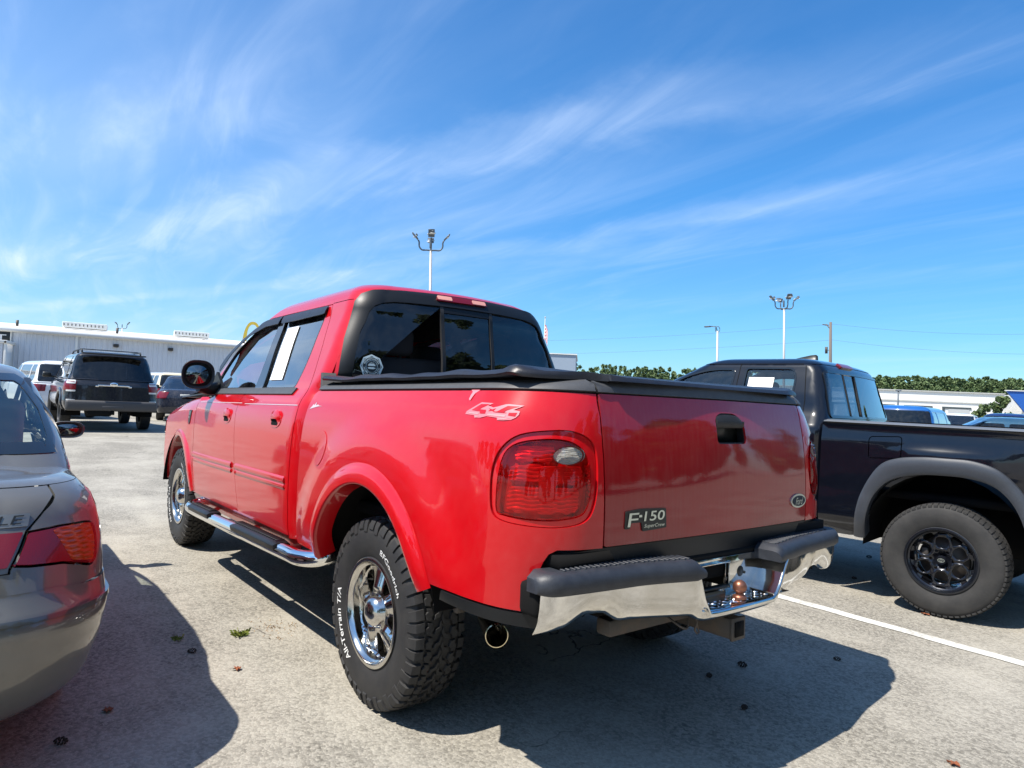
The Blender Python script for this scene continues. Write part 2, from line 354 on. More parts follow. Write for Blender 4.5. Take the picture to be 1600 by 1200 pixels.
def decal(name, parent, F, s, u0, v0, h, m, wid=None, w=.002, shear=0., off=0., adv=-1, sgn=-1, slope=0., V=None, Fc=None):
    """lettering laid on a skin: starts at (u0,v0), cap height h, width wid"""
    T, Fs = textmesh(s, shear, off)
    x0, x1 = T[:, 0].min(), T[:, 0].max(); y0 = T[:, 1].min(); y1 = T[:, 1].max(); sy = h/(y1-y0); sx = wid/(x1-x0) if wid else sy
    u = u0+adv*(T[:, 0]-x0)*sx; v = v0+(T[:, 1]-y0)*sy+slope*(T[:, 0]-x0)*sx
    P = F(u, v)+nrm(F, u, v, sgn)*w
    if V is not None:
        n = len(V); V += [tuple(p) for p in P]; Fc += [tuple(i+n for i in f) for f in Fs]; return None
    return mesh(name, P, Fs, m, parent, False)
def flatskin(o, ex, ey):
    """a flat skin: F(u,v) = o + u ex + v ey"""
    o = np.array(o, float); ex = np.array(ex, float); ey = np.array(ey, float)
    return lambda u, v: o+np.asarray(u, float)[..., None]*ex+np.asarray(v, float)[..., None]*ey

def pchip(xs, ys):
    xs = np.array(xs, float); ys = np.array(ys, float); h = np.diff(xs); dl = np.diff(ys) / h
    m = np.zeros(len(xs)); m[0] = dl[0]; m[-1] = dl[-1]
    for i in range(1, len(xs) - 1):
        m[i] = (dl[i-1]*h[i] + dl[i]*h[i-1]) / (h[i] + h[i-1])
    def f(x):
        x = np.asarray(x, float); i = np.clip(np.searchsorted(xs, x) - 1, 0, len(h) - 1)
        hh = h[i]; t = np.clip((x - xs[i]) / hh, 0, 1); t2 = t*t; t3 = t2*t
        return ((2*t3-3*t2+1)*ys[i] + (t3-2*t2+t)*hh*m[i] + (-2*t3+3*t2)*ys[i+1] + (t3-t2)*hh*m[i+1])
    return f
def sst(a, b, x):
    t = np.clip((np.asarray(x, float) - a) / (b - a), 0, 1); return t*t*(3 - 2*t)
class Ring:
    """body skin: plan ring (side, rear corner, tail / front corner, nose) swept up a section (y,z); v = height, past vt it is arc length over the roof"""
    def __init__(s, sec, XR, rr, XF, rf, crown=0., fcrown=0., dz=None, bulge=None, taper=None, vt=None):
        y = np.array([p[0] for p in sec], float); z = np.array([p[1] for p in sec], float)
        v = [z[0]]
        for i in range(1, len(y)):
            if vt is None or z[i] <= vt: v.append(v[-1] + (z[i] - z[i-1]))
            else: v.append(v[-1] + float(np.hypot(y[i]-y[i-1], z[i]-z[i-1])))
        s.v = np.array(v); s.Y = pchip(v, y); s.Z = pchip(v, z)
        s.XR = XR; s.rr = rr; s.XF = XF; s.rf = rf; s.crown = crown; s.fcrown = fcrown; s.dz = dz; s.bulge = bulge; s.taper = taper
    def __call__(s, q, v, w=0.):
        q, v = np.broadcast_arrays(np.asarray(q, float), np.asarray(v, float))
        Y = s.Y(v); z = s.Z(v); XR = s.XR(v); XF = s.XF(v)
        r = np.minimum(s.rr(v), Y*.92 + 1e-4); rf = np.minimum(s.rf(v), Y*.92 + 1e-4)
        x = q.copy(); y = Y.copy()
        if s.taper is not None: y = y - s.taper(q)*np.minimum(1, Y*2)
        if s.bulge is not None: y = y + s.bulge(q, z)
        a = (XR + r) - q
        m = a > 0
        if m.any():
            t = np.clip(a / np.maximum(r, 1e-6), 0, np.pi/2)
            d = a - r*np.pi/2; back = d > 0
            bo = y - Y; bo = bo*np.cos(t)
            ya = Y - r + r*np.cos(t) + bo; xa = XR + r - r*np.sin(t)
            yb = (Y - r) - d
            yy = np.where(back, yb, ya); hw = np.maximum(Y - r, 1e-3)
            cr = s.crown*(1 - np.clip(np.abs(yb)/hw, 0, 1)**2)*np.minimum(1, hw*3)
            xx = np.where(back, XR - cr, xa)
            x = np.where(m, xx, x); y = np.where(m, yy, y)
        a = q - (XF - rf); m = a > 0
        if m.any():
            t = np.clip(a / np.maximum(rf, 1e-6), 0, np.pi/2); d = a - rf*np.pi/2; back = d > 0
            e = 0 if s.taper is None else s.taper(XF - rf)*np.minimum(1, Y*2)
            hw0 = Y - e
            ya = hw0 - rf + rf*np.cos(t); xa = XF - rf + rf*np.sin(t); yb = hw0 - rf - d
            hw = np.maximum(hw0 - rf, 1e-3)
            cr = s.fcrown*(1 - np.clip(np.abs(yb)/hw, 0, 1)**2)*np.minimum(1, hw*3)
            x = np.where(m, np.where(back, XF + cr, xa), x); y = np.where(m, np.where(back, yb, ya), y)
        if s.dz is not None: z = z + s.dz(x, v)
        P = np.stack([x, y, z], -1)
        if np.any(w):
            P = P + s.normal(q, v)*np.asarray(w)[..., None] if np.ndim(w) else P + s.normal(q, v)*w
        return P
    def normal(s, q, v):
        e = 2e-3
        a = s(q + e, v) - s(q - e, v); b = s(q, v + e) - s(q, v - e)
        n = np.cross(a, b); L = np.linalg.norm(n, axis=-1, keepdims=True)
        return -n / np.maximum(L, 1e-12)
    def rear_q(s, y, v):
        Y = s.Y(v); r = np.minimum(s.rr(v), Y*.92+1e-4)
        return s.XR(v) + r - r*np.pi/2 - (Y - r - y)
    def front_q(s, y, v):
        Y = s.Y(v); r = np.minimum(s.rf(v), Y*.92+1e-4); e = 0 if s.taper is None else s.taper(s.XF(v)-r)*np.minimum(1, Y*2)
        return s.XF(v) - r + r*np.pi/2 + (Y - e - r - y)
def const(c): return lambda v: np.full(np.shape(v), float(c))
# ---- red pickup skins (truck frame: x forward from the rear axle, y to its left, z up)
SEC = [(.93,.45),(.968,.58),(.98,.72),(.983,.86),(.98,1.0),(.972,1.12),(.957,1.22),(.93,1.295),(.888,1.355),(.858,1.42),(.815,1.53),(.765,1.66),(.707,1.80),(.683,1.87),(.64,1.94),(.57,1.985),(.42,2.015),(.20,2.033),(0.,2.038)]
def _xr(v):
    v = np.asarray(v, float); return .80 - .075*sst(1.34, 1.46, v) + .04*sst(1.5, 1.85, v) + np.interp(v, [1.83,1.88,1.96,2.05,2.2,2.45,2.7], [0,.012,.05,.13,.29,.56,.80])
cab = Ring(SEC, _xr, lambda v: np.interp(v, [.45,1.3,1.9], [.14,.14,.15]),
           pchip([.4,1.2,1.26,1.31,1.36,1.5,1.79,1.86,1.95,2.1,2.7], [9,9,9,3.24,3.2,3.04,2.6,2.44,2.25,2.05,1.78]), const(.17), crown=.05, fcrown=.12,
           taper=lambda q: .03*np.clip((q-2.4)/1.0, 0, 3)**2, vt=1.805)
BSEC = [(.93,.45),(.968,.58),(.98,.72),(.983,.86),(.98,1.0),(.972,1.12),(.957,1.22),(.934,1.29),(.905,1.34),(.86,1.38),(.80,1.395),(.7,1.4)]
def _bulge(q, z):
    rho = np.hypot(np.asarray(q) + .02, z - .42)
    return .028*sst(.86, .66, rho)*sst(.5, .7, z)
bed = Ring(BSEC, pchip([.45, .75, .85, .95, 1.08, 1.22, 1.36, 1.40], [-1.065, -1.080, -1.084, -1.085, -1.080, -1.064, -1.036, -1.026]), const(.31), const(9), const(.1), crown=.02, bulge=_bulge)
# grey sedan (own frame, rear axle at x=0)
SSEC = [(.66,.19),(.79,.26),(.875,.42),(.893,.55),(.888,.68),(.882,.78),(.868,.87),(.848,.925),(.812,.965),(.66,.99),(.35,1.01),(0.,1.015)]
sed = Ring(SSEC, pchip([.2,.3,.5,.6,.66,.72,.86,.93,.97,1.06,1.3,1.75],[-.90,-1.0,-1.08,-1.075,-1.035,-1.02,-.95,-.90,-.84,-.72,-.5,-.1]),
           pchip([.2,.6,.9,1.1,1.3],[.33,.34,.30,.2,.2]), pchip([.2,.5,.75,.9,1.0,1.3,1.75],[3.6,3.68,3.62,3.4,3.1,2.2,1.2]), const(.35), crown=.09, fcrown=.15,
           taper=lambda q: .04*np.clip((q-2.5), 0, 3)**2, vt=.93)
SGSEC = [(.825,.93),(.815,.985),(.800,1.06),(.748,1.22),(.705,1.315),(.655,1.37),(.50,1.405),(.25,1.425),(0.,1.43)]
sgr = Ring(SGSEC, lambda v: np.interp(v,[.9,.985,1.06,1.22,1.32,1.385,1.46,1.6,1.93],[-.55,-.40,-.25,.08,.30,.42,.55,.72,1.05]),
           lambda v: np.interp(v,[.93,1.3,1.9],[.22,.2,.15]), lambda v: np.interp(v,[.93,1.0,1.3,1.4,1.93],[2.5,2.3,1.65,1.45,1.1]), const(.2), crown=.12, fcrown=.15, vt=1.32)
# charcoal pickup on the right (own frame)
TSEC = [(.84,.42),(.86,.48),(.90,.58),(.905,.72),(.905,.86),(.90,.98),(.898,1.08),(.897,1.14),(.882,1.22),(.862,1.28),(.835,1.30),(.78,1.305)]
tbed = Ring(TSEC, const(-1.22), const(.08), const(9), const(.1), crown=.01, bulge=lambda q, z: .016*sst(1.155-.03*np.asarray(q), 1.115-.03*np.asarray(q), z)*sst(.5, .0, np.asarray(q))*sst(.9, 1.02, z)+.010*sst(.80, .70, np.asarray(z)))
TCSEC = [(.84,.42),(.86,.48),(.90,.58),(.905,.72),(.905,.86),(.90,.98),(.898,1.08),(.905,1.16),(.895,1.24),(.865,1.285),(.84,1.32),(.775,1.5),(.70,1.68),(.675,1.735),(.62,1.775),(.45,1.80),(0.,1.815)]
tcab = Ring(TCSEC, lambda v: np.interp(v,[.5,1.3,1.7,1.76,1.85,2.0,2.5],[.80,.80,.89,.93,1.03,1.22,1.65]), const(.10), lambda v: np.interp(v,[.4,1.2,1.3,1.7,1.85,2.5],[9,9,2.85,2.05,1.85,1.5]), const(.15), crown=.03, fcrown=.1, vt=1.7)
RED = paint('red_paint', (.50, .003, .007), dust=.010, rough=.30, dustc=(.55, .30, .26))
REDT = paint('red_paint_dusty_shaded', (.29, .003, .006), dust=.06, streak=(70, 70, 7), rough=.34, dustc=(.36, .17, .14))  # same red with the tailgate's shade painted in, under streaked dust
GREY = paint('pewter_paint', (.150, .146, .130), dust=.02, metal=.40, rough=.36)
BLK = paint('black_paint', (.003, .004, .008), dust=.004, rough=.3, dustc=(.28, .28, .30))
CHAR = paint('charcoal_paint', (.018, .020, .026), dust=.03, metal=.3, rough=.38)
CHROME = mat('chrome', (.74, .73, .70), .035, 1., noise=(7, .55, (.46, .43, .36), .13), bump=(4, .12, .01))
CHROME2 = mat('chrome_clean', (.84, .84, .82), .05, 1.)
WCHR = mat('wheel_chrome', (.66, .65, .62), .07, 1., noise=(11, .5, (.40, .38, .34), .2))
RUB = mat('black_rubber', (.018, .018, .019), .62, noise=(40, .5, (.035, .034, .032)), bump=(120, .2, .002))
TYRE = mat('tyre_rubber', (.013, .013, .014), .68, noise=(14, .6, (.035, .033, .03)), bump=(90, .25, .002))
TYREG = mat('dusty_tyre_rubber', (.020, .020, .020), .78, noise=(10, .7, (.045, .043, .04)), bump=(90, .3, .002))
PLAS = mat('grey_plastic', (.052, .054, .058), .55, noise=(30, .5, (.085, .087, .09)), bump=(220, .25, .001))
PLASD = mat('dark_plastic', (.008, .009, .010), .42, spec=.35, bump=(200, .2, .001))
PADM = mat('step_pad', (.018, .021, .028), .5, noise=(26, .5, (.045, .05, .06)), bump=(160, .3, .002))
DARK = mat('underbody', (.005, .005, .005), .9, spec=.2)
INT = mat('cabin_trim', (.035, .035, .038), .8)
SEATM = mat('seat_cloth', (.06, .06, .065), .9)
WHITE = mat('paper', (.82, .82, .80), .8)
LETW = mat('white_lettering', (.72, .72, .70), .6)
VINYL = mat('black_vinyl', (.010, .011, .016), .42, bump=(25, .25, .01), noise=(20, .3, (.03, .03, .035)))
GL_T = glassmat('tinted_glass', (.10, .11, .12), (1, 1, 1))
GL_S = glassmat('side_glass', (.55, .62, .66), (.95, 1, 1), boost=2.2)
GL_B = glassmat('blue_reflecting_glass', (.16, .19, .22), (.9, .97, 1), boost=1.7)
GL_D = glassmat('privacy_glass', (.03, .032, .036), (1, 1, 1))
GL_G = glassmat('green_glass', (.80, .90, .85), (.9, 1, .98), dirt=.03)
GL_F = mat('dark_car_glass', (.012, .014, .016), .06, spec=.8)
REDL = glassmat('red_lens', (1.0, .12, .13), (1, .9, .9), dirt=.02, boost=.8)
REFL = mat('lamp_reflector', (.80, .30, .26), .35, .55, bump=(70, .6, .01))
REFD = mat('lamp_housing', (.68, .20, .20), .5)
CLR = glassmat('clear_lens', (.78, .78, .76), (1, 1, 1), dirt=.05)
REFW = mat('white_reflector', (.55, .55, .53), .3, .7, bump=(60, .6, .01))
LREDS = mat('red_lamp', (.17, .002, .005), .25, coat=.7, bump=(180, .15, .002))
LORG = mat('amber_lamp', (.36, .040, .004), .22, coat=.6, bump=(180, .2, .002))
LWHT = mat('clear_lamp', (.62, .62, .60), .12, coat=1.)
RUST = mat('rusty_ball', (.22, .085, .055), .38, .75, noise=(18, .9, (.36, .16, .10)))
STEEL = mat('dull_steel', (.07, .068, .066), .55, .6, noise=(20, .5, (.14, .10, .07)))
BADGE = mat('badge_silver', (.62, .66, .58), .28, .8)
BDK = mat('badge_black', (.012, .014, .013), .4)
BLUEO = mat('oval_enamel', (.012, .022, .035), .5, spec=.3)
PINKD = mat('decal_faded', (.68, .17, .20), .5)
GREYD = mat('decal_grey', (.46, .26, .27), .5)
LINED = mat('pinstripe_silver', (.50, .42, .44), .4)
CHALK = mat('chalk_drip', (.70, .19, .23), .8)
STKW = mat('sticker_white', (.62, .74, .74), .6)
STKB = mat('sticker_black', (.02, .03, .035), .5)
def ribmat(name, col, rough, metal, sx, sz, st):
    m = mat(name, col, rough, metal, coat=.6); t = m.node_tree; p = t.nodes['Principled BSDF']
    c = N(t, 'ShaderNodeTexCoord'); mp = N(t, 'ShaderNodeMapping'); mp.inputs['Scale'].default_value = (sx, sx, sz); L(t, c.outputs['Object'], mp.inputs['Vector'])
    nz = N(t, 'ShaderNodeTexNoise'); nz.inputs['Scale'].default_value = 1; nz.inputs['Detail'].default_value = 2; L(t, mp.outputs[0], nz.inputs['Vector'])
    b = N(t, 'ShaderNodeBump'); b.inputs['Strength'].default_value = st; b.inputs['Distance'].default_value = .01; L(t, nz.outputs[0], b.inputs['Height']); L(t, b.outputs[0], p.inputs['Normal']); return m
RIBR = ribmat('ribbed_reflector', (1.0, .62, .60), .3, .15, 12, 260, 1.0)
RIBW = ribmat('ribbed_clear', (.75, .75, .72), .25, .1, 22, 240, .9)
# asphalt
def asphalt():
    m = bpy.data.materials.new('worn_asphalt'); m.use_nodes = True; t = m.node_tree; p = t.nodes['Principled BSDF']
    c = N(t, 'ShaderNodeTexCoord'); ob = c.outputs['Object']
    def nz(sc, det, rough=.6, v=ob, dist=0):
        n = N(t, 'ShaderNodeTexNoise'); n.inputs['Scale'].default_value = sc; n.inputs['Detail'].default_value = det; n.inputs['Roughness'].default_value = rough; n.inputs['Distortion'].default_value = dist; L(t, v, n.inputs['Vector']); return n.outputs[0]
    def mr(v, a, b, c0=0, c1=1):
        n = N(t, 'ShaderNodeMapRange', interpolation_type='SMOOTHSTEP')
        for i, x in zip(('From Min', 'From Max', 'To Min', 'To Max'), (a, b, c0, c1)): n.inputs[i].default_value = x
        L(t, v, n.inputs['Value']); return n.outputs[0]
    def mix(f, a, b, mode='MIX'):
        n = N(t, 'ShaderNodeMix', data_type='RGBA', blend_type=mode)
        if isinstance(f, float): n.inputs['Factor'].default_value = f
        else: L(t, f, n.inputs['Factor'])
        for i, x in ((6, a), (7, b)):
            if isinstance(x, tuple): n.inputs[i].default_value = (*x, 1)
            else: L(t, x, n.inputs[i])
        return n.outputs[2]
    def mm(op, a, b):
        n = N(t, 'ShaderNodeMath', operation=op)
        for i, x in enumerate((a, b)):
            if isinstance(x, (int, float)): n.inputs[i].default_value = x
            else: L(t, x, n.inputs[i])
        return n.outputs[0]
    v = N(t, 'ShaderNodeTexVoronoi'); v.inputs['Scale'].default_value = 84; L(t, ob, v.inputs['Vector'])
    vc = N(t, 'ShaderNodeSeparateColor'); L(t, v.outputs['Color'], vc.inputs[0])
    base = mix(mr(vc.outputs[0], .05, .95), (.145, .134, .110), (.350, .326, .272))
    base = mix(mr(nz(230, 2), .45, .60, 0, .62), base, (.085, .08, .07))
    base = mix(mr(nz(38, 4, .7), .35, .7, 0, .45), base, (.36, .335, .285))
    base = mix(mr(nz(.9, 7, .68), .38, .66, 0, .5), base, (.46, .43, .365))      # sandy film
    base = mix(mr(nz(2.6, 5, .62), .58, .78, 0, .25), base, (.17, .16, .14))     # worn dark blotches
    mp = N(t, 'ShaderNodeMapping'); mp.inputs['Scale'].default_value = (.35, 1.6, 1); L(t, ob, mp.inputs['Vector'])
    base = mix(mr(nz(1.1, 6, .65, mp.outputs[0]), .48, .72, 0, .35), base, (.47, .44, .36))
    wv = N(t, 'ShaderNodeVectorMath', operation='ADD'); nn = N(t, 'ShaderNodeTexNoise'); nn.inputs['Scale'].default_value = 1.7; nn.inputs['Detail'].default_value = 5; L(t, ob, nn.inputs['Vector'])
    L(t, ob, wv.inputs[0]); L(t, nn.outputs['Color'], wv.inputs[1])
    cv = N(t, 'ShaderNodeTexVoronoi', feature='DISTANCE_TO_EDGE'); cv.inputs['Scale'].default_value = .42; L(t, wv.outputs[0], cv.inputs['Vector'])
    crack = mm('MULTIPLY', mr(cv.outputs['Distance'], .0045, .0, 0, 1), mr(nz(.8, 3), .54, .64))
    base = mix(mr(nz(.55, 4, .55), .60, .78, 0, .45), base, (.11, .10, .088))      # old oil and tyre grime
    base = mix(crack, base, (.035, .03, .026))
    L(t, base, p.inputs['Base Color']); p.inputs['Roughness'].default_value = .9; p.inputs['Specular IOR Level'].default_value = .25
    h = mm('ADD', mm('MULTIPLY', v.outputs['Distance'], -.7), mm('MULTIPLY', nz(60, 4), .6)); h = mm('SUBTRACT', h, mm('MULTIPLY', crack, 1.5))
    b = N(t, 'ShaderNodeBump'); b.inputs['Strength'].default_value = .55; b.inputs['Distance'].default_value = .006; L(t, h, b.inputs['Height']); L(t, b.outputs[0], p.inputs['Normal'])
    return m
ASPH = asphalt()
def worn_line():
    m = mat('worn_white_paint', (.62, .61, .56), .8); t = m.node_tree; p = t.nodes['Principled BSDF']
    c = N(t, 'ShaderNodeTexCoord'); n = N(t, 'ShaderNodeTexNoise'); n.inputs['Scale'].default_value = 45; n.inputs['Detail'].default_value = 6; n.inputs['Roughness'].default_value = .7; L(t, c.outputs['Object'], n.inputs['Vector'])
    n2 = N(t, 'ShaderNodeTexNoise'); n2.inputs['Scale'].default_value = 3; L(t, c.outputs['Object'], n2.inputs['Vector'])
    a = N(t, 'ShaderNodeMath', operation='ADD'); L(t, n.outputs[0], a.inputs[0]); L(t, n2.outputs[0], a.inputs[1])
    q = N(t, 'ShaderNodeMapRange'); q.inputs['From Min'].default_value = .98; q.inputs['From Max'].default_value = 1.22; q.inputs['To Max'].default_value = .75; L(t, a.outputs[0], q.inputs['Value'])
    x = N(t, 'ShaderNodeMix', data_type='RGBA'); x.inputs[6].default_value = (.60, .59, .54, 1); x.inputs[7].default_value = (.26, .24, .20, 1); L(t, q.outputs[0], x.inputs['Factor']); L(t, x.outputs[2], p.inputs['Base Color']); return m
LINE = worn_line()
# ---------------------------------------------------------------- wheels (spun about y, outer side +y, origin at the hub)
def tyre_profile(Ro, Rr, hw):
    k = (Ro-Rr)
    return [(Rr, hw*.60), (Rr-.004, hw*.80), (Rr+.006, hw*.88), (Rr+.012, hw*.86), (Rr+.03, hw*.93), (Rr+k*.38, hw*1.0), (Rr+k*.55, hw*1.0), (Rr+k*.72, hw*.965), (Rr+k*.82, hw*.91), (Ro-.018, hw*.80), (Ro-.014, hw*.6), (Ro-.012, hw*.3), (Ro-.012, 0)]
def tyre_at(parent, m, Ro, Rr, hw, n=46, seed=1):
    """knobbly all-terrain tyre"""
    b = MB(); pr = tyre_profile(Ro, Rr, hw)
    pr2 = pr+[(r_, -h) for r_, h in pr[::-1][1:]]; b.lathe(pr2, 84)
    def top(h): return Ro-.0012-.75*abs(h/hw)**4*.012
    def blk(poly, z0=None):
        """poly of (phi, h) -> raised block"""
        V = []; k = len(poly)
        cx = sum(p[0] for p in poly)/k; cy = sum(p[1] for p in poly)/k
        for s, dr in ((1.06, -.016), (1.0, -.003), (.90, 0)):
            for p_, h in poly:
                ph = cx+(p_-cx)*s; hh = cy+(h-cy)*s; r_ = top(hh)+dr; V.append((r_*math.cos(ph), hh, r_*math.sin(ph)))
        F = [tuple(2*k+i for i in range(k))]
        for q in range(2): F += [(q*k+i, q*k+(i+1) % k, (q+1)*k+(i+1) % k, (q+1)*k+i) for i in range(k)]
        b.add(V, F)
    dp = 2*math.pi/n; W = hw
    for i in range(n):
        p0 = i*dp; j = (.12 if i % 2 else -.08)
        for s in (1, -1):
            o = 0 if s > 0 else dp*.5
            # centre chevrons
            blk([(p0+o+dp*a, s*W*h) for a, h in ((.02, .03), (.50, .10), (.62, .24), (.95, .30), (.86, .17), (.78, .04), (.40, -.02))])
            blk([(p0+o+dp*a, s*W*h) for a, h in ((.14, .36), (.58, .30), (.72, .38), (1.02, .40), (.90, .56), (.48, .60), (.34, .50), (.08, .53))])
            # shoulder lug wrapping onto the sidewall
            lo = .345 if i % 2 else .40
            path = [(W*.64, top(W*.64)), (W*.80, top(W*.8)-.001), (W*.905, Ro-.012), (W*.975, Ro-.030), (W*.99+.003, Rr+(Ro-Rr)*(.74 if i % 2 else .66))]
            a0 = p0+o+dp*(.05+j*.3); a1 = a0+dp*(.72 if i % 2 else .60)
            V = []
            for h, r_ in path:
                for a, d in ((a0-.008, 1), (a0, 0), (a1, 0), (a1+.008, 1)):
                    hh, rr_ = h, r_
                    if d: hh = h-.012 if h > W*.85 else h; rr_ = r_-.015
                    V.append((rr_*math.cos(a+(h-W*.64)*.35), s*hh, rr_*math.sin(a+(h-W*.64)*.35)))
            F = [(r4*4+c, r4*4+c+1, (r4+1)*4+c+1, (r4+1)*4+c) for r4 in range(4) for c in range(3)]+[(0, 1, 2, 3), (16, 17, 18, 19)]
            b.add(V, F)
    return b.build('tyre', m, parent, auto=38)
def tyre_road(parent, m, Ro, Rr, hw, n=64, blocks=True):
    b = MB(); pr = tyre_profile(Ro+.006, Rr, hw); b.lathe(pr+[(r_, -h) for r_, h in pr[::-1][1:]], 72)
    if blocks:
        dp = 2*math.pi/n
        for i in range(n):
            for s in (1, -1):
                o = 0 if s > 0 else dp*.5
                for (h0, h1, f, sk) in ((.05, .28, .80, .25), (.33, .58, .78, -.2), (.63, .93, .70, .05)):
                    V = []
                    for dr in (-.012, 0):
                        for (a, h) in ((.0+sk*0, h0), (f, h0), (f+sk, h1), (sk, h1)):
                            hh = h*hw; r_ = Ro-.001-.010*(h/.93)**6+dr; ph = i*dp+o+a*dp; V.append((r_*math.cos(ph), s*hh, r_*math.sin(ph)))
                    b.add(V, [(4, 5, 6, 7), (0, 1, 5, 4), (1, 2, 6, 5), (2, 3, 7, 6), (3, 0, 4, 7)])
    return b.build('tyre', m, parent, auto=38)
def rim_base(b, Rr, hw, depth):
    b.lathe([(Rr-.002, hw*.86), (Rr+.008, hw*.90), (Rr+.010, hw*.93), (Rr+.004, hw*.95), (Rr-.006, hw*.93), (Rr-.010, hw*.84), (Rr-.022, hw*.76), (Rr-.026, hw*.3), (Rr-.035, -hw*.3), (Rr-.03, -hw*.8), (Rr, -hw*.86)], 64)
def spoked(name, parent, m, F, Ro, holes, step=.014, depth=.03):
    ol = np.array([(Ro*math.cos(a), Ro*math.sin(a)) for a in np.linspace(0, 2*math.pi, 72, endpoint=False)])
    return panel(name, parent, F, ol, m, holes, step=step, depth=depth, sgn=-1)
def chrome_wheel(parent, loc, rz, lettering=True, n=None):
    """polished five-spoke wheel with white-lettered tyre: wheel > tyre, centre_cap, brake_drum, lettering"""
    Rr, hw, Ro = .219, .123, .402
    b = MB(); rim_base(b, Rr, hw, .1); w_ = b.build('wheel', WCHR, parent, auto=40); w_.location = loc; w_.rotation_euler = (0, 0, rz)
    # disc face: u = x, v = z, height y
    def face(u, v):
        u, v = np.broadcast_arrays(np.asarray(u, float), np.asarray(v, float))
        r_ = np.hypot(u, v); th = np.arctan2(v, u)-math.pi/2+.12; k = np.round(th/(2*math.pi/5)); d = th-k*(2*math.pi/5); arc = np.abs(d)*r_
        y = .060+.022*sst(.19, .06, r_)-.006
        wid = .034+.10*(r_-.1)
        sp_ = np.clip(1-(arc/np.maximum(wid, .02))**2, 0, 1)
        y = y+.020*sp_*sst(.075, .10, r_)*sst(.215, .17, r_)
        y = y-.012*np.clip(1-((arc)/.010)**2, 0, 1)*sst(.09, .11, r_)*sst(.19, .15, r_)*0
        y = y+.03*sst(.185, .208, r_)
        return np.stack([u, y, v], -1)
    holes = []
    for k in range(5):
        c0 = math.pi/2-.12+(k+.5)*2*math.pi/5
        pts = [(.098, -.16), (.090, 0), (.098, .16), (.130, .235), (.165, .25), (.186, .20), (.191, 0), (.186, -.20), (.165, -.25), (.130, -.235)]
        holes.append(spline([(r_*math.cos(c0+a), r_*math.sin(c0+a)) for r_, a in pts], 4))
    fc = spoked('spoke_face', w_, WCHR, face, .208, holes, depth=.028)
    cb = MB(); cb.lathe([(.0005, .128), (.02, .127), (.04, .121), (.058, .108), (.066, .094), (.070, .080), (.076, .070)], 40); cb.lathe([(.0, .1285), (.012, .1285)], 20); cb.build('centre_cap', WCHR, w_)
    d = MB(); d.lathe([(.0, -.01), (.16, -.01), (.165, -.02), (.165, -.09), (0, -.09)], 40)
    for k in range(5): a = math.pi/2-.12+k*2*math.pi/5+.3; d.tube([(.085*math.cos(a), .04, .085*math.sin(a)), (.085*math.cos(a), .075, .085*math.sin(a))], .011, 8)
    d.build('brake_drum', STEEL, w_)
    tyre_at(w_, TYRE, Ro, Rr, hw)
    if lettering:
        pr = tyre_profile(Ro, Rr, hw); rs = [p[0] for p in pr[3:9]]; hs2 = [p[1] for p in pr[3:9]]
        def side(a, r_):  # a clockwise from 12 seen from +y
            h = np.interp(r_, rs, hs2); return np.stack([-r_*np.sin(a), h+0*a, r_*np.cos(a)], -1)
        for txt, a_mid, hgt, rad, ws in (('All-Terrain T/A', R(246), .030, .272, 1.30), ('BFGoodrich', R(42), .026, .276, 1.35)):
            T, Fs = textmesh(txt, .1, .010)
            x0, x1 = T[:, 0].min(), T[:, 0].max(); sc = hgt/.72; r_ = rad+T[:, 1]*sc; a = a_mid+(T[:, 0]-(x0+x1)/2)*sc*ws/(rad+.018)
            P = side(a, r_); P[:, 1] += .0025; mesh('lettering', P, Fs, LETW, w_, False)
    return w_
def copy_wheel(w_, parent, loc, rz):
    c = copytree(w_, parent); c.location = loc; c.rotation_euler = (0, 0, rz); return c
# ================================================================ the red pickup
KR = .0218
T = thing('pickup_truck', 'red crew-cab pickup with chrome bumper, black bed cover and white-lettered tyres', 'pickup truck', (0, 0, 0), (0, KR, 0))
def arch(cx, cz, r_, a0, a1, n=22): return [(cx+r_*math.cos(a), cz+r_*math.sin(a)) for a in np.linspace(R(a0), R(a1), n)]
RA = (-.03, .45); FA = (3.50, .47)
both = (False, True)
bedR = sym(bed); cabR = sym(cab)
S_SEAM = .645
vt = np.linspace(1.35, .835, 8)
seamq = [(float(bed.rear_q(S_SEAM, v)), float(v)) for v in vt]
recess = spline([(-.889,.949),(-.876,1.01),(-.875,1.094),(-.897,1.158),(-.955,1.205),(-1.067,1.222),(-1.147,1.216),(-1.215,1.180),(-1.245,1.103),(-1.248,1.0),(-1.215,.934),(-1.128,.913),(-1.024,.914),(-.926,.926)], 5)
lens = spline([(-.903,.955),(-.897,1.012),(-.899,1.074),(-.913,1.145),(-.965,1.181),(-1.073,1.193),(-1.15,1.178),(-1.200,1.135),(-1.222,1.072),(-1.224,1.0),(-1.200,.953),(-1.126,.937),(-1.063,.934),(-1.001,.936),(-.93,.944)], 5)
ccx, ccy = -1.06, 1.06
def rec_depth(u, v):
    """shallow painted step round the lamp"""
    return -.010+0*u
fuel = [(.50+.075*math.cos(a), 1.07+.085*math.sin(a)) for a in np.linspace(0, 2*math.pi, 36, endpoint=False)]
bed_out = [(.765, .565), (.765, 1.335)]+[(x, 1.352) for x in np.linspace(.75, -1.0, 12)]+seamq+[(-1.112, .838), (-1.085, .825), (-1.068, .80), (-1.046, .752), (-1.052, .68), (-1.061, .635), (-.68, .655)]+arch(*RA, .52, 157, 14)+[(.47, .56)]
bed_out = np.array(bed_out)
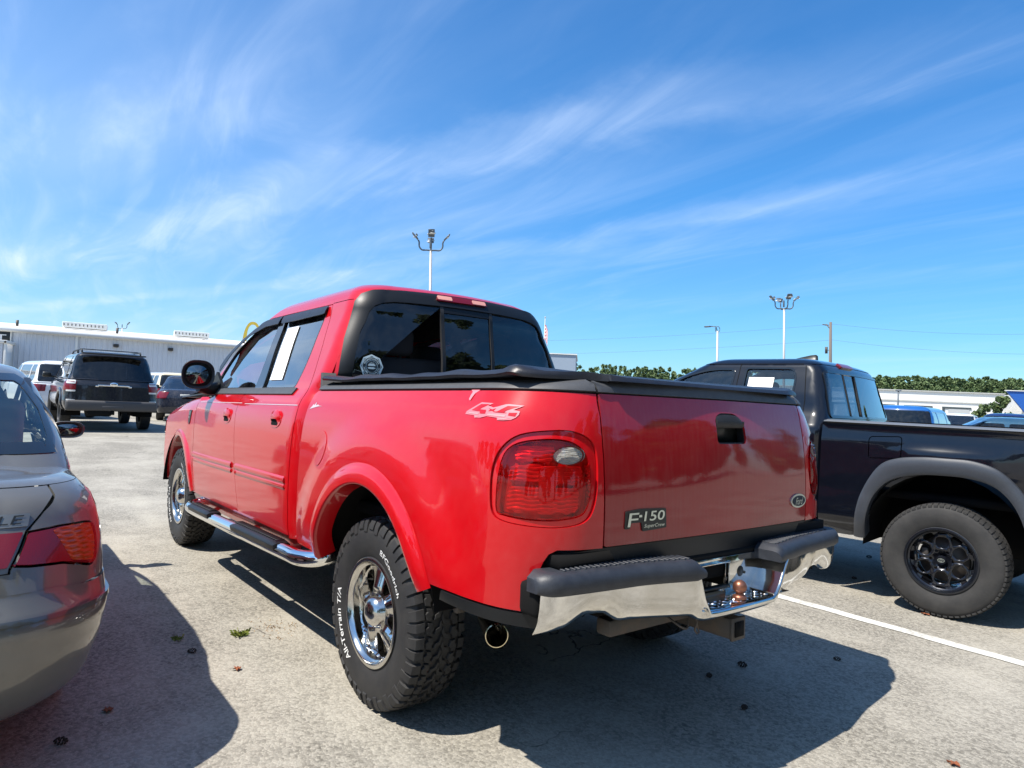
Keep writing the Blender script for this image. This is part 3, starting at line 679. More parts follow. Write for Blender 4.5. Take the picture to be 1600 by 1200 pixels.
for mi in both:
    bs = panel('bed_side', T, bed, bed_out, RED, [recess], step=.045, gap=.002, mir=mi)
    panel('lamp_surround', bs, bed, recess, RED, [inset(lens, -.004)], step=.03, w=-.009, mir=mi, depth=.03)
    if not mi:
        panel('fuel_door', bs, bed, fuel, RED, step=.03, w=.0025, depth=.006)
    # lamp: housing, reflector rows, lens
    lamp = panel('tail_light', T, bed, inset(lens, .002), REDL, [[(-1.128+.054*math.cos(a), 1.142+.031*math.sin(a)) for a in np.linspace(0, 2*math.pi, 30, endpoint=False)]], step=.03, depth=.045, mir=mi, w=lambda u, v: .004-.010*sst(.6, 1.15, np.hypot((u-ccx)/.17, (v-ccy)/.13))*1.0)
    panel('lamp_housing', lamp, bed, inset(lens, .003), REFD, step=.04, w=-.042, mir=mi)
    for (zc, hh, qa, qb) in ((1.148, .026, -.940, -1.085), (1.082, .027, -.925, -1.200), (.998, .040, -.925, -1.195)):
        pl = rpoly([(qa, zc-hh), (qa-.006, zc+hh), (qb, zc+hh), (qb, zc-hh)], .022)
        panel('reflector', lamp, bed, pl, RIBR, step=.0045, w=lambda u, v: -.028+.0028*np.sin(v*2*math.pi/.0135+8*u+1.2*np.sin(u*60)), depth=.012, mir=mi) if not mi else None
    panel('dark_diffuser', lamp, bed, rpoly([(-1.045, .985), (-1.035, 1.105), (-1.155, 1.105), (-1.165, 1.055), (-1.10, 1.05), (-1.10, .985)], .02), REFD, step=.03, w=-.026, depth=.004, mir=mi)
    rv = [(-1.128+.054*math.cos(a), 1.142+.031*math.sin(a)) for a in np.linspace(0, 2*math.pi, 30, endpoint=False)]
    panel('reverse_light', lamp, bed, rv, CLR, step=.02, w=.007, depth=.012, mir=mi)
    panel('reverse_reflector', lamp, bed, inset(rv, .003), RIBW, step=.02, w=-.004, depth=.004, mir=mi)
    # dark lower sill behind the wheel
    panel('lower_trim', T, bed, [(-.66, .650), (-1.058, .630), (-1.062, .585), (-.64, .615)], PLASD, step=.05, w=.003, mir=mi)
    # plastic rail cap
    rc = [(.735, 1.356)]+[(x, 1.356) for x in np.linspace(.70, -.95, 12)]+[(float(bed.rear_q(S_SEAM+.004, v)), v) for v in (1.356, 1.37, 1.385, 1.395)]+[(x, 1.397) for x in np.linspace(-.85, .70, 12)]+[(.735, 1.38)]
    panel('rail_cap', T, bed, rc, PLAS, step=.03, w=.007, depth=.02, mir=mi)
# flares
def flare(Fs, c, mi, mat_, a0, a1, r_in=.503, r_out=.592, lift=.023):
    V = []; Fc = []; na = 44; tt = np.array([0, .06, .2, .4, .6, .78, .9, 1, 1, 1])
    for i, a in enumerate(np.linspace(R(a0), R(a1), na)):
        e = min(i, na-1-i)/5.; e = min(1, e)
        for j, t in enumerate(tt):
            r_ = r_out+(r_in-r_out)*t; ww = lift*(sst(0, .55, t))*(.65+.35*e)+.001
            if j == 8: ww -= .02
            if j == 9: ww -= .09
            if j >= 7: r_ = r_in-.003*(j-7)
            q, z = c[0]+r_*math.cos(a), c[1]+r_*math.sin(a)
            P = Fs(np.array([q]), np.array([z]), ww)[0]
            V.append((P[0], -P[1] if mi else P[1], P[2]))
    n = len(tt)
    for i in range(na-1):
        for j in range(n-1): Fc.append((i*n+j, i*n+j+1, (i+1)*n+j+1, (i+1)*n+j))
    o = mesh('wheel_flare', V, Fc, mat_, T)
    b = bmesh.new(); b.from_mesh(o.data); bmesh.ops.recalc_face_normals(b, faces=b.faces); b.to_mesh(o.data); b.free()
for mi in both:
    flare(bed, RA, mi, RED, 11, 161); flare(cab, FA, mi, RED, 9, 168, .51, .594)
# tailgate
tg = rpoly([(S_SEAM-.004, .84), (S_SEAM-.004, 1.350), (-S_SEAM+.004, 1.350), (-S_SEAM+.004, .84)], .012)
hq = rpoly([(.035, 1.180), (.035, 1.280), (.003, 1.300), (-.105, 1.300), (-.160, 1.255), (-.160, 1.180)], [.02, .03, .03, .04, .03, .02])
def tgw(s, v):
    d = np.hypot((s+.05)/.23, (v-1.235)/.15); return .007*np.exp(-(d**2)*1.1)
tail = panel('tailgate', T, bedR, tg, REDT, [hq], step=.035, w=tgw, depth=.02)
hb = panel('handle_bezel', tail, bedR, hq, PLASD, [inset(hq, .006)], step=.03, w=-.002, depth=.03)
b = MB()
P0 = bedR(np.array([-.05]), np.array([1.24]))[0]
b.box((P0[0]+.038, -.06, 1.24), (.01, .22, .14)); b.build('handle_recess', BDK, tail)
b = MB(); rings = []
for y in np.linspace(-.153, .029, 12):
    t = (y+.062)/.091; z1 = 1.297-.030*max(0, -t)**3-.012*max(0, t)**4
    rings.append([(P0[0]+.030, y, z1), (P0[0]+.002, y, z1-.002), (P0[0]-.006, y, 1.27), (P0[0]-.004, y, 1.250), (P0[0]+.004, y, 1.243), (P0[0]+.012, y, 1.25), (P0[0]+.03, y, 1.26)])
b.loft(rings, True, True, True); b.build('tailgate_handle', RUB, tail, auto=50)
panel('tailgate_cap', T, bedR, [(S_SEAM-.003, 1.355), (S_SEAM-.003, 1.397), (-S_SEAM+.003, 1.397), (-S_SEAM+.003, 1.355)], PLAS, step=.03, w=.007, depth=.02)
panel('tail_sill', T, bedR, [(.84, .755), (.84, .825), (.64, .834), (-.64, .834), (-.84, .825), (-.84, .755)], PLASD, step=.05, w=-.012, depth=.1)
# badges
def badge_text():
    V = []; Fc = []
    bk = rpoly([(.552, .893), (.549, .952), (.475, .958), (.349, .954), (.345, .886), (.466, .880), (.474, .912), (.524, .912), (.529, .893)], .005)
    bo = panel('badge', tail, bedR, bk, BDK, step=.02, w=.005, depth=.006)
    decal('', None, bedR, 'F', .543, .900, .046, None, wid=.055, w=.0075, shear=.1, V=V, Fc=Fc)
    decal('', None, bedR, '150', .464, .915, .034, None, wid=.106, w=.0075, shear=.1, off=.012, V=V, Fc=Fc)
    V += []; decal('', None, bedR, '-', .488, .930, .008, None, wid=.014, w=.0075, V=V, Fc=Fc)
    decal('', None, bedR, 'SuperCrew', .462, .889, .016, None, wid=.106, w=.0075, shear=.25, V=V, Fc=Fc)
    mesh('badge_letters', V, Fc, BADGE, bo, False)
    el = lambda a, b_: [(-.566+a*math.cos(t), .930+b_*math.sin(t)) for t in np.linspace(0, 2*math.pi, 40, endpoint=False)]
    ov = panel('oval_badge', tail, bedR, el(.066, .030), BADGE, step=.02, w=.006, depth=.008)
    panel('oval_field', ov, bedR, el(.056, .0225), BLUEO, step=.02, w=.0075, depth=.001)
    V = []; Fc = []; decal('', None, bedR, 'Ford', -.534, .914, .030, None, wid=.066, w=.009, shear=.45, V=V, Fc=Fc); mesh('oval_script', V, Fc, BADGE, ov, False)
badge_text()
# 4x4 decal on the left flank
def dq(X, Y): return (-.694-(X/14.545-8)*.00285, 1.258+(35-Y/14.545)*.00225)
def dpoly(name, par, pts, m, w_): return panel(name, par, bed, [dq(*p) for p in pts], m, step=.03, w=w_, rim=False)
dk = dpoly('flank_decal', T, [(85,465),(100,400),(200,340),(450,190),(745,205),(640,270),(700,272),(780,300),(860,278),(1000,225),(1060,215),(1355,240),(1190,340),(1320,365),(1325,440),(1290,500),(1220,548),(1080,568),(950,568),(940,518),(700,492),(560,532),(400,538),(365,482)], PINKD, .0014)
for k_, pts in enumerate(([(245,372),(460,232),(680,230),(505,320),(470,350),(640,358),(650,440),(512,440),(500,392)], [(690,320),(780,345),(850,315),(815,362),(860,395),(770,372),(700,385),(735,352)], [(900,382),(1060,258),(1285,262),(1075,350),(1030,392),(1110,412),(810,400)], [(1135,405),(1285,398),(1272,480),(1135,462)])):
    dpoly('decal_digit', dk, pts, RED, .0022)
for pts in ([(200,418),(480,428),(480,462),(190,448)], [(720,438),(1085,458),(1085,500),(700,470)], [(400,500),(520,505),(470,522),(405,520)], [(970,530),(1200,515),(1080,548),(985,550)]):
    dpoly('decal_shade', dk, pts, GREYD, .0022)
panel('stripe_decal', T, bed, [(.735, 1.255), (.715, 1.268), (.700, 1.282), (.690, 1.274), (.675, 1.292), (.668, 1.275), (.645, 1.280), (.625, 1.274), (.58, 1.272), (.625, 1.271), (.650, 1.268), (.690, 1.262)], LINED, step=.03, w=.0014, rim=False)
# chalky drip under the rail cap, scratches on the flare
panel('paint_run', T, bed, rpoly([(-.655, 1.352), (-.668, 1.345), (-.672, 1.318), (-.684, 1.312), (-.69, 1.340), (-.71, 1.352)], .004), CHALK, step=.02, w=.0015, rim=False)
# ---- cab
front_cut = [(2.995, .578), (2.960, .75), (2.975, .95), (3.015, 1.12), (3.045, 1.285), (3.04, 1.315)]
midcut = [(1.80, .578), (1.78, .63), (1.855, .86), (1.915, 1.06), (1.965, 1.22), (1.97, 1.325), (1.80, 1.385), (1.825, 1.50), (1.90, 1.875)]
rearcut = [(.905, .578), (.905, .9), (.905, 1.1), (.903, 1.20), (.915, 1.30), (.935, 1.40), (1.005, 1.625), (1.118, 1.875)]
apil = [(2.60, 1.840), (2.76, 1.74), (2.88, 1.62), (2.98, 1.48), (3.03, 1.38)]
topf = [(2.20, 1.885), (2.42, 1.88)]
fdoor = front_cut[::-1][:0]+list(reversed(midcut))[:0]+front_cut[:-1]+[(3.035, 1.33)]+apil[::-1]+topf[::-1]+midcut[::-1]
rdoor = midcut+rearcut[::-1]
fwin = rpoly([(2.82, 1.376), (1.835, 1.376), (1.90, 1.60), (1.935, 1.838), (2.22, 1.838), (2.50, 1.775), (2.70, 1.64), (2.82, 1.46)], [.03, .01, 0, .03, .2, .15, .15, .08], 6)
rwin = rpoly([(1.715, 1.373), (1.155, 1.372), (1.135, 1.545), (1.185, 1.838), (1.868, 1.838), (1.785, 1.58)], [.01, .03, .2, .04, .02, .2], 6)
def grow(p, d): return inset(p, -d)
mold_z = lambda q: .878
for mi in both:
    for nm, ol, win in (('front_door', fdoor, fwin), ('rear_door', rdoor, rwin)):
        dr = panel(nm, T, cab, np.array(ol), RED, [grow(win, .014)], step=.045, gap=.0025, mir=mi)
        panel('window_seal', dr, cab, grow(win, .015), RUB, [inset(win, .004)], step=.03, w=-.003, mir=mi, depth=.025)
        gl = panel('window', dr, cab, win, GL_S, step=.06, w=-.010, mir=mi, rim=False)
        q0, q1 = (2.955, 1.895) if nm == 'front_door' else (1.835, .925)
        # body-side molding, two ribs
        for dz_, hh, ww in ((0, .020, .011), (-.036, .014, .007)):
            panel('side_molding', dr, cab, rpoly([(q0-.005, .868+dz_-hh), (q0-.005, .868+dz_+hh), (q1+.02, .868+dz_+hh), (q1+.02, .868+dz_-hh)], .012), RED, step=.04, mir=mi, depth=.02, w=lambda u, v, ww=ww, hh=hh, dz_=dz_: .002+ww*(1-np.clip(np.abs(v-.868-dz_)/hh, 0, 1)**2.2))
        panel('pinstripe', dr, cab, [(q0, 1.2665), (q0, 1.2705), (q1, 1.2745), (q1, 1.2705)], LINED, step=.05, w=.0012, mir=mi, rim=False)
        # handle
        hc = (2.13, 1.182) if nm == 'front_door' else (1.185, 1.190)
        hol = [(hc[0]+.085*math.cos(a)*(1-.15*math.sin(a)), hc[1]+.050*math.sin(a)) for a in np.linspace(0, 2*math.pi, 30, endpoint=False)]
        hd = panel('door_handle', dr, cab, hol, RED, [rpoly([(hc[0]-.045, hc[1]-.030), (hc[0]-.045, hc[1]-.002), (hc[0]+.055, hc[1]-.002), (hc[0]+.050, hc[1]-.030)], .012)], step=.02, mir=mi, depth=.02, w=lambda u, v, hc=hc: .003+.016*np.clip(1-((u-hc[0])/.085)**2-((v-hc[1]-.018)/.045)**2, 0, 1)**.7)
        panel('handle_pocket', hd, cab, rpoly([(hc[0]-.05, hc[1]-.036), (hc[0]-.05, hc[1]+.004), (hc[0]+.06, hc[1]+.004), (hc[0]+.055, hc[1]-.036)], .012), DARK, step=.03, mir=mi, w=.0035, rim=False)
    panel('window_pillar', T, cab, np.array([(1.695, 1.366), (1.785, 1.60), (1.862, 1.856), (1.968, 1.856), (1.905, 1.62), (1.845, 1.366)]), mat('gloss_black', (.01, .012, .014), .08, coat=.5), step=.04, w=.003, mir=mi, depth=.006)
    panel('belt_molding', T, cab, rpoly([(3.01, 1.330), (3.00, 1.368), (1.085, 1.368), (1.10, 1.330)], .006), PLAS, step=.05, w=.009, mir=mi, depth=.012)
    # rain visors
    for nm2, pts in (('rain_visor', [(1.150, 1.842), (1.145, 1.812), (1.19, 1.808), (1.50, 1.806), (1.84, 1.806), (1.865, 1.812), (1.905, 1.872), (1.5, 1.874), (1.155, 1.868)]),
                     ('rain_visor', [(1.925, 1.812), (2.18, 1.810), (2.44, 1.755), (2.64, 1.625), (2.76, 1.49), (2.80, 1.50), (2.82, 1.535), (2.72, 1.685), (2.52, 1.812), (2.24, 1.872), (1.93, 1.876)])):
        panel(nm2, T, cab, np.array(pts), VINYL, step=.03, mir=mi, depth=.004, w=lambda u, v: .006+.022*sst(1.90, 1.60, v)*1.0+.010*sst(1.88, 1.83, v))
    # cab shell round the doors
    sh = [(.800, .565), (.800, 1.30), (.79, 1.36), (.775, 1.42), (.775, 1.60), (.80, 1.75), (.83, 1.88)]
    shell = sh+[(2.42, 1.885), (2.55, 1.876)]+[(x+.055, z+.012) for x, z in apil]+[(3.055, 1.33)]+[(x+.004, z) for x, z in front_cut[::-1]]
    shell = np.array(shell)
    panel('cab_side', T, cab, shell, RED, [inset(np.array(rdoor+[]), 0), inset(np.array(fdoor), 0)] if False else [np.array(front_cut[:-1]+[(3.035, 1.33)]+apil[::-1]+topf[::-1]+[(1.90, 1.875)]+rearcut[::-1][0:]+[(1.80, .578)])], step=.045, mir=mi, gap=.0005) if False else None
    cs = np.array(sh+[(1.118+.004, 1.88)]+[(x-.003, z) for x, z in rearcut[::-1]]+[(.905, .565)])
    panel('cab_corner', T, cab, cs, RED, step=.03, mir=mi, gap=.0)
    pp = np.array([(1.12, 1.879), (1.12, 1.90), (2.44, 1.90), (2.62, 1.880), (2.84, 1.745), (2.96, 1.62), (3.06, 1.48), (3.11, 1.36), (3.115, 1.32), (3.045, 1.32)]+[(x+.006, z+.004) for x, z in apil[::-1]]+[(2.42, 1.886), (2.2, 1.889)])
    panel('roof_rail', T, cab, pp, RED, step=.03, mir=mi)
    # rocker under the doors
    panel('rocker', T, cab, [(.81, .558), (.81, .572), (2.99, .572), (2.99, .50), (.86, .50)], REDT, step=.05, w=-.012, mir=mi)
    # fender
    fend = np.array([(3.000, .575), (2.965, .75), (2.980, .95), (3.020, 1.12), (3.050, 1.285), (3.06, 1.30)]+[(x, 1.30) for x in np.linspace(3.3, 4.15, 6)]+[(4.30, 1.24), (4.42, 1.1), (4.42, .62), (4.12, .60)]+arch(*FA, .52, 12, 163)+[(2.99, .58)])
    FEN = None
roof = cap('roof', T, cab, 1.885, float(cab.v[-1]), 26, lambda v: cab.rear_q(0., v), lambda v: float(cab.front_q(0., v)), 110, RED)
fen = Ring([(.93,.45),(.968,.58),(.98,.72),(.983,.86),(.98,1.0),(.972,1.12),(.957,1.22),(.925,1.275),(.86,1.315),(.72,1.345),(.4,1.37),(0.,1.378)], const(1.0), const(.1),
           lambda v: np.interp(v, [.45, .7, 1.1, 1.22, 1.3, 1.42, 2.3], [4.34, 4.42, 4.42, 4.38, 4.30, 4.10, 3.5]), const(.26), fcrown=.10, taper=lambda q: .03*np.clip((np.asarray(q)-2.4), 0, 3)**2*.55, dz=lambda x, v: -.11*sst(3.1, 4.5, x)*sst(1.05, 1.28, v), vt=1.25)
def fen2(q, v, w=0.):  # the fender meets the door skin at the cut
    a = fen(q, v, w); c_ = cab(q, v, w); t = sst(3.0, 3.25, np.asarray(q, float))[..., None]*1.0
    low = sst(1.30, 1.24, np.asarray(v, float))[..., None]; k = 1-(1-t)*low
    return a*k+c_*(1-k)
for mi in both:
    fd = panel('front_fender', T, fen2, fend, RED, step=.045, gap=.002, mir=mi)
    if not mi:
        panel('fender_emblem', fd, fen2, rpoly([(3.215, 1.20), (3.14, 1.20), (3.15, 1.11), (3.17, 1.085), (3.20, 1.11)], .006), BDK, step=.02, w=.004, depth=.005)
        V = []; Fc = []; decal('', None, fen2, 'V8', 3.205, 1.160, .03, None, wid=.05, w=.0065, V=V, Fc=Fc); decal('', None, fen2, 'TRITON', 3.208, 1.135, .014, None, wid=.05, w=.0065, V=V, Fc=Fc); mesh('emblem_letters', V, Fc, BADGE, fd, False)
    hl = rpoly([(4.20, .98), (4.20, 1.12), (4.62, 1.10), (4.62, .94)], .03); panel('headlight', T, fen, hl, CLR, step=.04, w=.004, mir=mi)
cap('headliner', T, lambda q, v: cab(q, v, -.035), 1.87, float(cab.v[-1]), 12, lambda v: cab.rear_q(0., v), lambda v: float(cab.front_q(0., v)), 50, INT)
hood = cap('hood', T, fen, 1.302, float(fen.v[-1]), 20, lambda v: 3.055, lambda v: float(fen.front_q(0., v)), 60, RED)
nose = symf(fen)
panel('grille', T, nose, rpoly([(.55, .93), (.55, 1.12), (-.55, 1.12), (-.55, .93)], .04), CHROME2, [rpoly([(.51, .96), (.51, 1.09), (-.51, 1.09), (-.51, .96)], .03)], step=.06, w=.01, sgn=1)
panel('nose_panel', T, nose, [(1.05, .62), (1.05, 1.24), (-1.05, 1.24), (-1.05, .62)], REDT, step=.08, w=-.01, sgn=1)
b = MB(); b.box((4.42, 0, .64), (.22, 1.60, .22), .06); b.build('front_bumper', CHROME2, T, auto=40)
# windshield
wsF = symf(cab)
wso = rpoly([(.84, 1.375), (.60, 1.875), (-.60, 1.875), (-.84, 1.375)], .05)
panel('windshield', T, wsF, wso, GL_S, step=.08, w=.003, rim=False, sgn=1)
panel('cowl', T, wsF, [(.95, 1.30), (.95, 1.376), (-.95, 1.376), (-.95, 1.30)], PLASD, step=.08, w=.0, sgn=1)
# rear window
def sq(q, v): v = float(v); Y = float(cab.Y(v)); r_ = min(float(cab.rr(v)), Y*.92); return q-(float(cab.XR(v))+r_-r_*math.pi/2)+(Y-r_)
fo = [(.742, 1.415), (.742, 1.434), (.757, 1.532), (.79, 1.64), (.818, 1.752), (.842, 1.86), (.838, 1.91), (.80, 1.942)]
so_ = [(sq(q, v), v) for q, v in fo]+[(.52, 1.953), (.40, 1.962), (.2, 1.972), (0, 1.975)]
frame_o = np.array(so_+[(-s, v) for s, v in so_[::-1][1:]])
go = [(.668, 1.42), (.668, 1.455), (.692, 1.553), (.727, 1.68), (.757, 1.791)]
sg = [(sq(q, v), v) for q, v in go[:-1]]+[(.640, 1.745), (.618, 1.800), (.588, 1.838), (.540, 1.862), (.47, 1.875), (.40, 1.879), (.2, 1.882), (0, 1.883)]
glass_o = np.array(sg+[(-s, v) for s, v in sg[::-1][1:]])
wf = panel('rear_window_frame', T, cabR, frame_o, PLASD, [glass_o], step=.03, w=lambda s, v: .006+.006*sst(1.41, 1.5, v), depth=.02)
panel('window_surround', T, cabR, grow(frame_o, .022), RED, [inset(frame_o, .01)], step=.03, w=.0, depth=.03)
for (a0, a1) in ((.182, .9), (-.172, .172), (-.9, -.182)):
    pl = np.array([p for p in dense(glass_o, .01) if a0 <= p[0] <= a1]); 
    if a1 == .9: pl = np.array([p for p in pl]); 
    # close along the divider
    lo_, hi_ = (a0, a1)
    ys = [1.42, 1.880]
    if a1 == .9: pl = np.vstack([pl, [(a0, 1.880), (a0, 1.42)]])
    elif a0 == -.9: pl = np.vstack([pl, [(a1, 1.42), (a1, 1.880)]]) if False else np.vstack([[(a1, 1.42)], [(a1, 1.880)], pl]) 
    else: pl = np.array([(a1, 1.42), (a1, 1.880), (a0, 1.880), (a0, 1.42)])
    panel('rear_pane', wf, cabR, pl, GL_T, step=.06, w=.002 if a0 != -.172 else .000, rim=False)
for s in (.177, -.177):
    panel('pane_divider', wf, cabR, [(s+.011, 1.42), (s+.011, 1.882), (s-.011, 1.882), (s-.011, 1.42)], RUB, step=.05, w=.008, depth=.02)
panel('header_shade', wf, cabR, [(.19, 1.845), (.19, 1.885), (-.19, 1.885), (-.19, 1.845)], PLASD, step=.04, w=.006, depth=.01)
bl = rpoly([(.205, 1.915), (.195, 1.955), (-.145, 1.958), (-.155, 1.918)], .014)
br = panel('high_brake_light', T, cabR, bl, LREDS, step=.03, w=.022, depth=.02)
for a, c_ in ((.198, .10), (-.045, -.145)):
    panel('brake_light_end', br, cabR, rpoly([(a, 1.922), (a, 1.950), (c_, 1.950), (c_, 1.922)], .008), mat('cargo_lamp', (.80, .36, .28), .3, coat=1., bump=(200, .3, .002)), step=.02, w=.024, depth=.004)
# window sticker: octagonal seal on the left rear pane
sc_ = (.672, 1.475) if False else None
def sticker():
    # centre traced from the photograph on the glass skin
    c0 = (float(sq(.578, 1.497)), 1.497); rx = .066; ry = .066
    oct_ = [(c0[0]+rx*math.sin(k*math.pi/4), c0[1]+ry*math.cos(k*math.pi/4)) for k in range(8)]
    st = panel('window_sticker', wf, cabR, oct_, STKW, step=.03, w=.005, rim=False)
    circ = lambda r_: [(c0[0]+r_*math.cos(t), c0[1]+r_*math.sin(t)) for t in np.linspace(0, 2*math.pi, 40, endpoint=False)]
    V = []; Fc = []
    panel('seal_outline', st, cabR, [(c0[0]+(p[0]-c0[0])*.87, c0[1]+(p[1]-c0[1])*.87) for p in oct_], STKB, [circ(.0535)], step=.02, w=.0056, rim=False)
    panel('seal_band', st, cabR, circ(.0495), STKB, [circ(.0335)], step=.02, w=.0057, rim=False)
    panel('seal_centre', st, cabR, circ(.0305), STKB, step=.02, w=.0057, rim=False)
    for txt, mid, sg_ in (('PENNSYLVANIA', 0, 1), ('HOME TOWN CO', math.pi, -1)):
        Tm, Fs = textmesh(txt, 0, .012); x0, x1 = Tm[:, 0].min(), Tm[:, 0].max(); sc = .0105/.72; rad = .0365
        a = mid+sg_*(Tm[:, 0]-(x0+x1)/2)*sc*1.0/.041; r_ = rad+Tm[:, 1]*sc if sg_ > 0 else .0465-Tm[:, 1]*sc
        u = c0[0]-r_*np.sin(a); v = c0[1]+r_*np.cos(a); P = cabR(u, v)+nrm(cabR, u, v)*.0066; n_ = len(V); V += [tuple(p) for p in P]; Fc += [tuple(i+n_ for i in f) for f in Fs]
    # rising sun over a fish-shaped badge
    def tri(pts):
        u = np.array([c0[0]-p[0] for p in pts]); v = np.array([c0[1]+p[1] for p in pts]); P = cabR(u, v)+nrm(cabR, u, v)*.0066; n_ = len(V); V.extend(tuple(p) for p in P); Fc.append(tuple(range(n_, n_+len(pts))))
    tri([(-.022, .003), (.022, .003), (.018, .010), (.010, .015), (-.010, .015), (-.018, .010)])
    for k in range(7):
        a = R(-75+k*25); tri([(.012*math.sin(a-.12), .006+.012*math.cos(a-.12)), (.023*math.sin(a), .006+.021*math.cos(a)), (.012*math.sin(a+.12), .006+.012*math.cos(a+.12))])
    tri([(-.024, -.009), (-.014, -.004), (.010, -.004), (.024, -.009), (.010, -.014), (-.014, -.014)])
    mesh('seal_artwork', V, Fc, STKW, st, False)
sticker()
# paper sheet in the rear door window
panel('paper_sheet', T, cab, [(1.655, 1.425), (1.435, 1.425), (1.56, 1.775), (1.76, 1.775)], WHITE, step=.06, w=-.004, rim=False)
tag(bpy.data.objects['paper_sheet'], 'white paper sheet stuck in the rear door window', None)
# ---- dark inner shell, cabin
inner = np.array([(.83, .60), (.83, 1.86), (2.40, 1.865), (2.86, 1.66), (3.03, 1.38), (2.98, .60)])
for mi in both:
    panel('cabin_lining', T, cab, inner, INT, [grow(fwin, -.0), grow(rwin, -.0)], step=.09, w=-.035, mir=mi, rim=False)
    panel('bed_lining', T, bed, [(.74, .60), (.74, 1.33), (-1.0, 1.33), (-1.0, .8), (-.62, .70)]+arch(*RA, .56, 150, 20), DARK, step=.09, w=-.045, mir=mi, rim=False)
b = MB()
b.box((1.95, 0, .62), (2.15, 1.78, .05)); b.box((.78, 0, 1.05), (.03, 1.74, .80)); b.build('cab_floor', INT, T)
b = MB(); b.box((-.15, 0, .80), (1.85, 1.66, .05)); b.box((-.98, 0, 1.08), (.05, 1.30, .50)); b.build('bed_floor', DARK, T)
def seat(x, y, wd):
    b = MB(); b.box((x, y, .98), (.50, wd, .18), .06, 3); b.box((x-.27, y, 1.27), (.16, wd, .62), .06, 3)
    o = b.build('seat', SEATM, T, auto=50)
    k = 2 if wd > .9 else 1
    for i in range(k):
        yy = y if k == 1 else y+(-.38 if i == 0 else .38)
        h = MB(); h.box((x-.31, yy, 1.67), (.10, .27, .17), .045, 3); h.tube([(x-.31, yy-.06, 1.5), (x-.31, yy-.06, 1.62)], .008, 6); h.tube([(x-.31, yy+.06, 1.5), (x-.31, yy+.06, 1.62)], .008, 6); h.build('headrest', SEATM, o, auto=50)
seat(2.15, .40, .52); seat(2.15, -.40, .52); seat(1.25, 0, 1.45)
b = MB(); b.box((3.02, 0, 1.22), (.42, 1.62, .24), .07, 3); b.build('dashboard', INT, T, auto=50)
b = MB(); c_ = Vector((2.72, .40, 1.24)); b.tube([c_+Vector((.06*math.sin(a), .19*math.cos(a), .18*math.sin(a))) for a in np.linspace(0, 2*math.pi, 25)], .014, 8); b.tube([c_, c_+Vector((.25, 0, -.08))], .025, 8); b.box(tuple(c_), (.03, .34, .04), .01); b.build('steering_wheel', BDK, T)
b = MB(); b.tube([(2.40, 0, 1.92), (2.42, 0, 1.80)], .01, 6); b.box((2.43, 0, 1.77), (.03, .24, .065), .02); b.build('cabin_mirror', BDK, T)
# ---- soft bed cover
def cover():
    prof = []  # y-half profile, z
    rings = []; rnd = random.Random(4)
    ys = [-.885, -.892, -.880, -.855, -.80, -.6, -.35, 0, .35, .6, .80, .855, .880, .892, .885]
    zs = [1.398, 1.408, 1.420, 1.427, 1.426, 1.421, 1.419, 1.418, 1.419, 1.421, 1.426, 1.427, 1.420, 1.408, 1.398]
    for x in np.linspace(.73, -1.06, 60):
        t = (.73-x)/1.79; e = sst(.90, 1.0, t); ring = []
        wob = .004*math.sin(x*9)+.003*math.sin(x*23+1)
        roll = .020*math.exp(-((x+.86)/.045)**2)+.008*math.exp(-((x+1.0)/.03)**2)-.012*sst(-.93, -1.06, x)
        for y, z in zip(ys, zs):
            k = 1-.30*e*max(0, (abs(y)-.5)/.39)**1.0 if abs(y) > .5 else 1
            ring.append((x+.04*abs(y)**4*e, y*k*(1-.05*e), z+(wob+roll if z > 1.415 else (wob+roll)*.4)+.010*sst(.5, .73, x)))
        rings.append(ring)
    rings.append([(p[0]-.008, p[1], 1.396) for p in rings[-1]])
    b = MB(); b.loft(rings, closed=True, capa=True, capb=True); b.build('bed_cover', VINYL, T, auto=60)
cover()
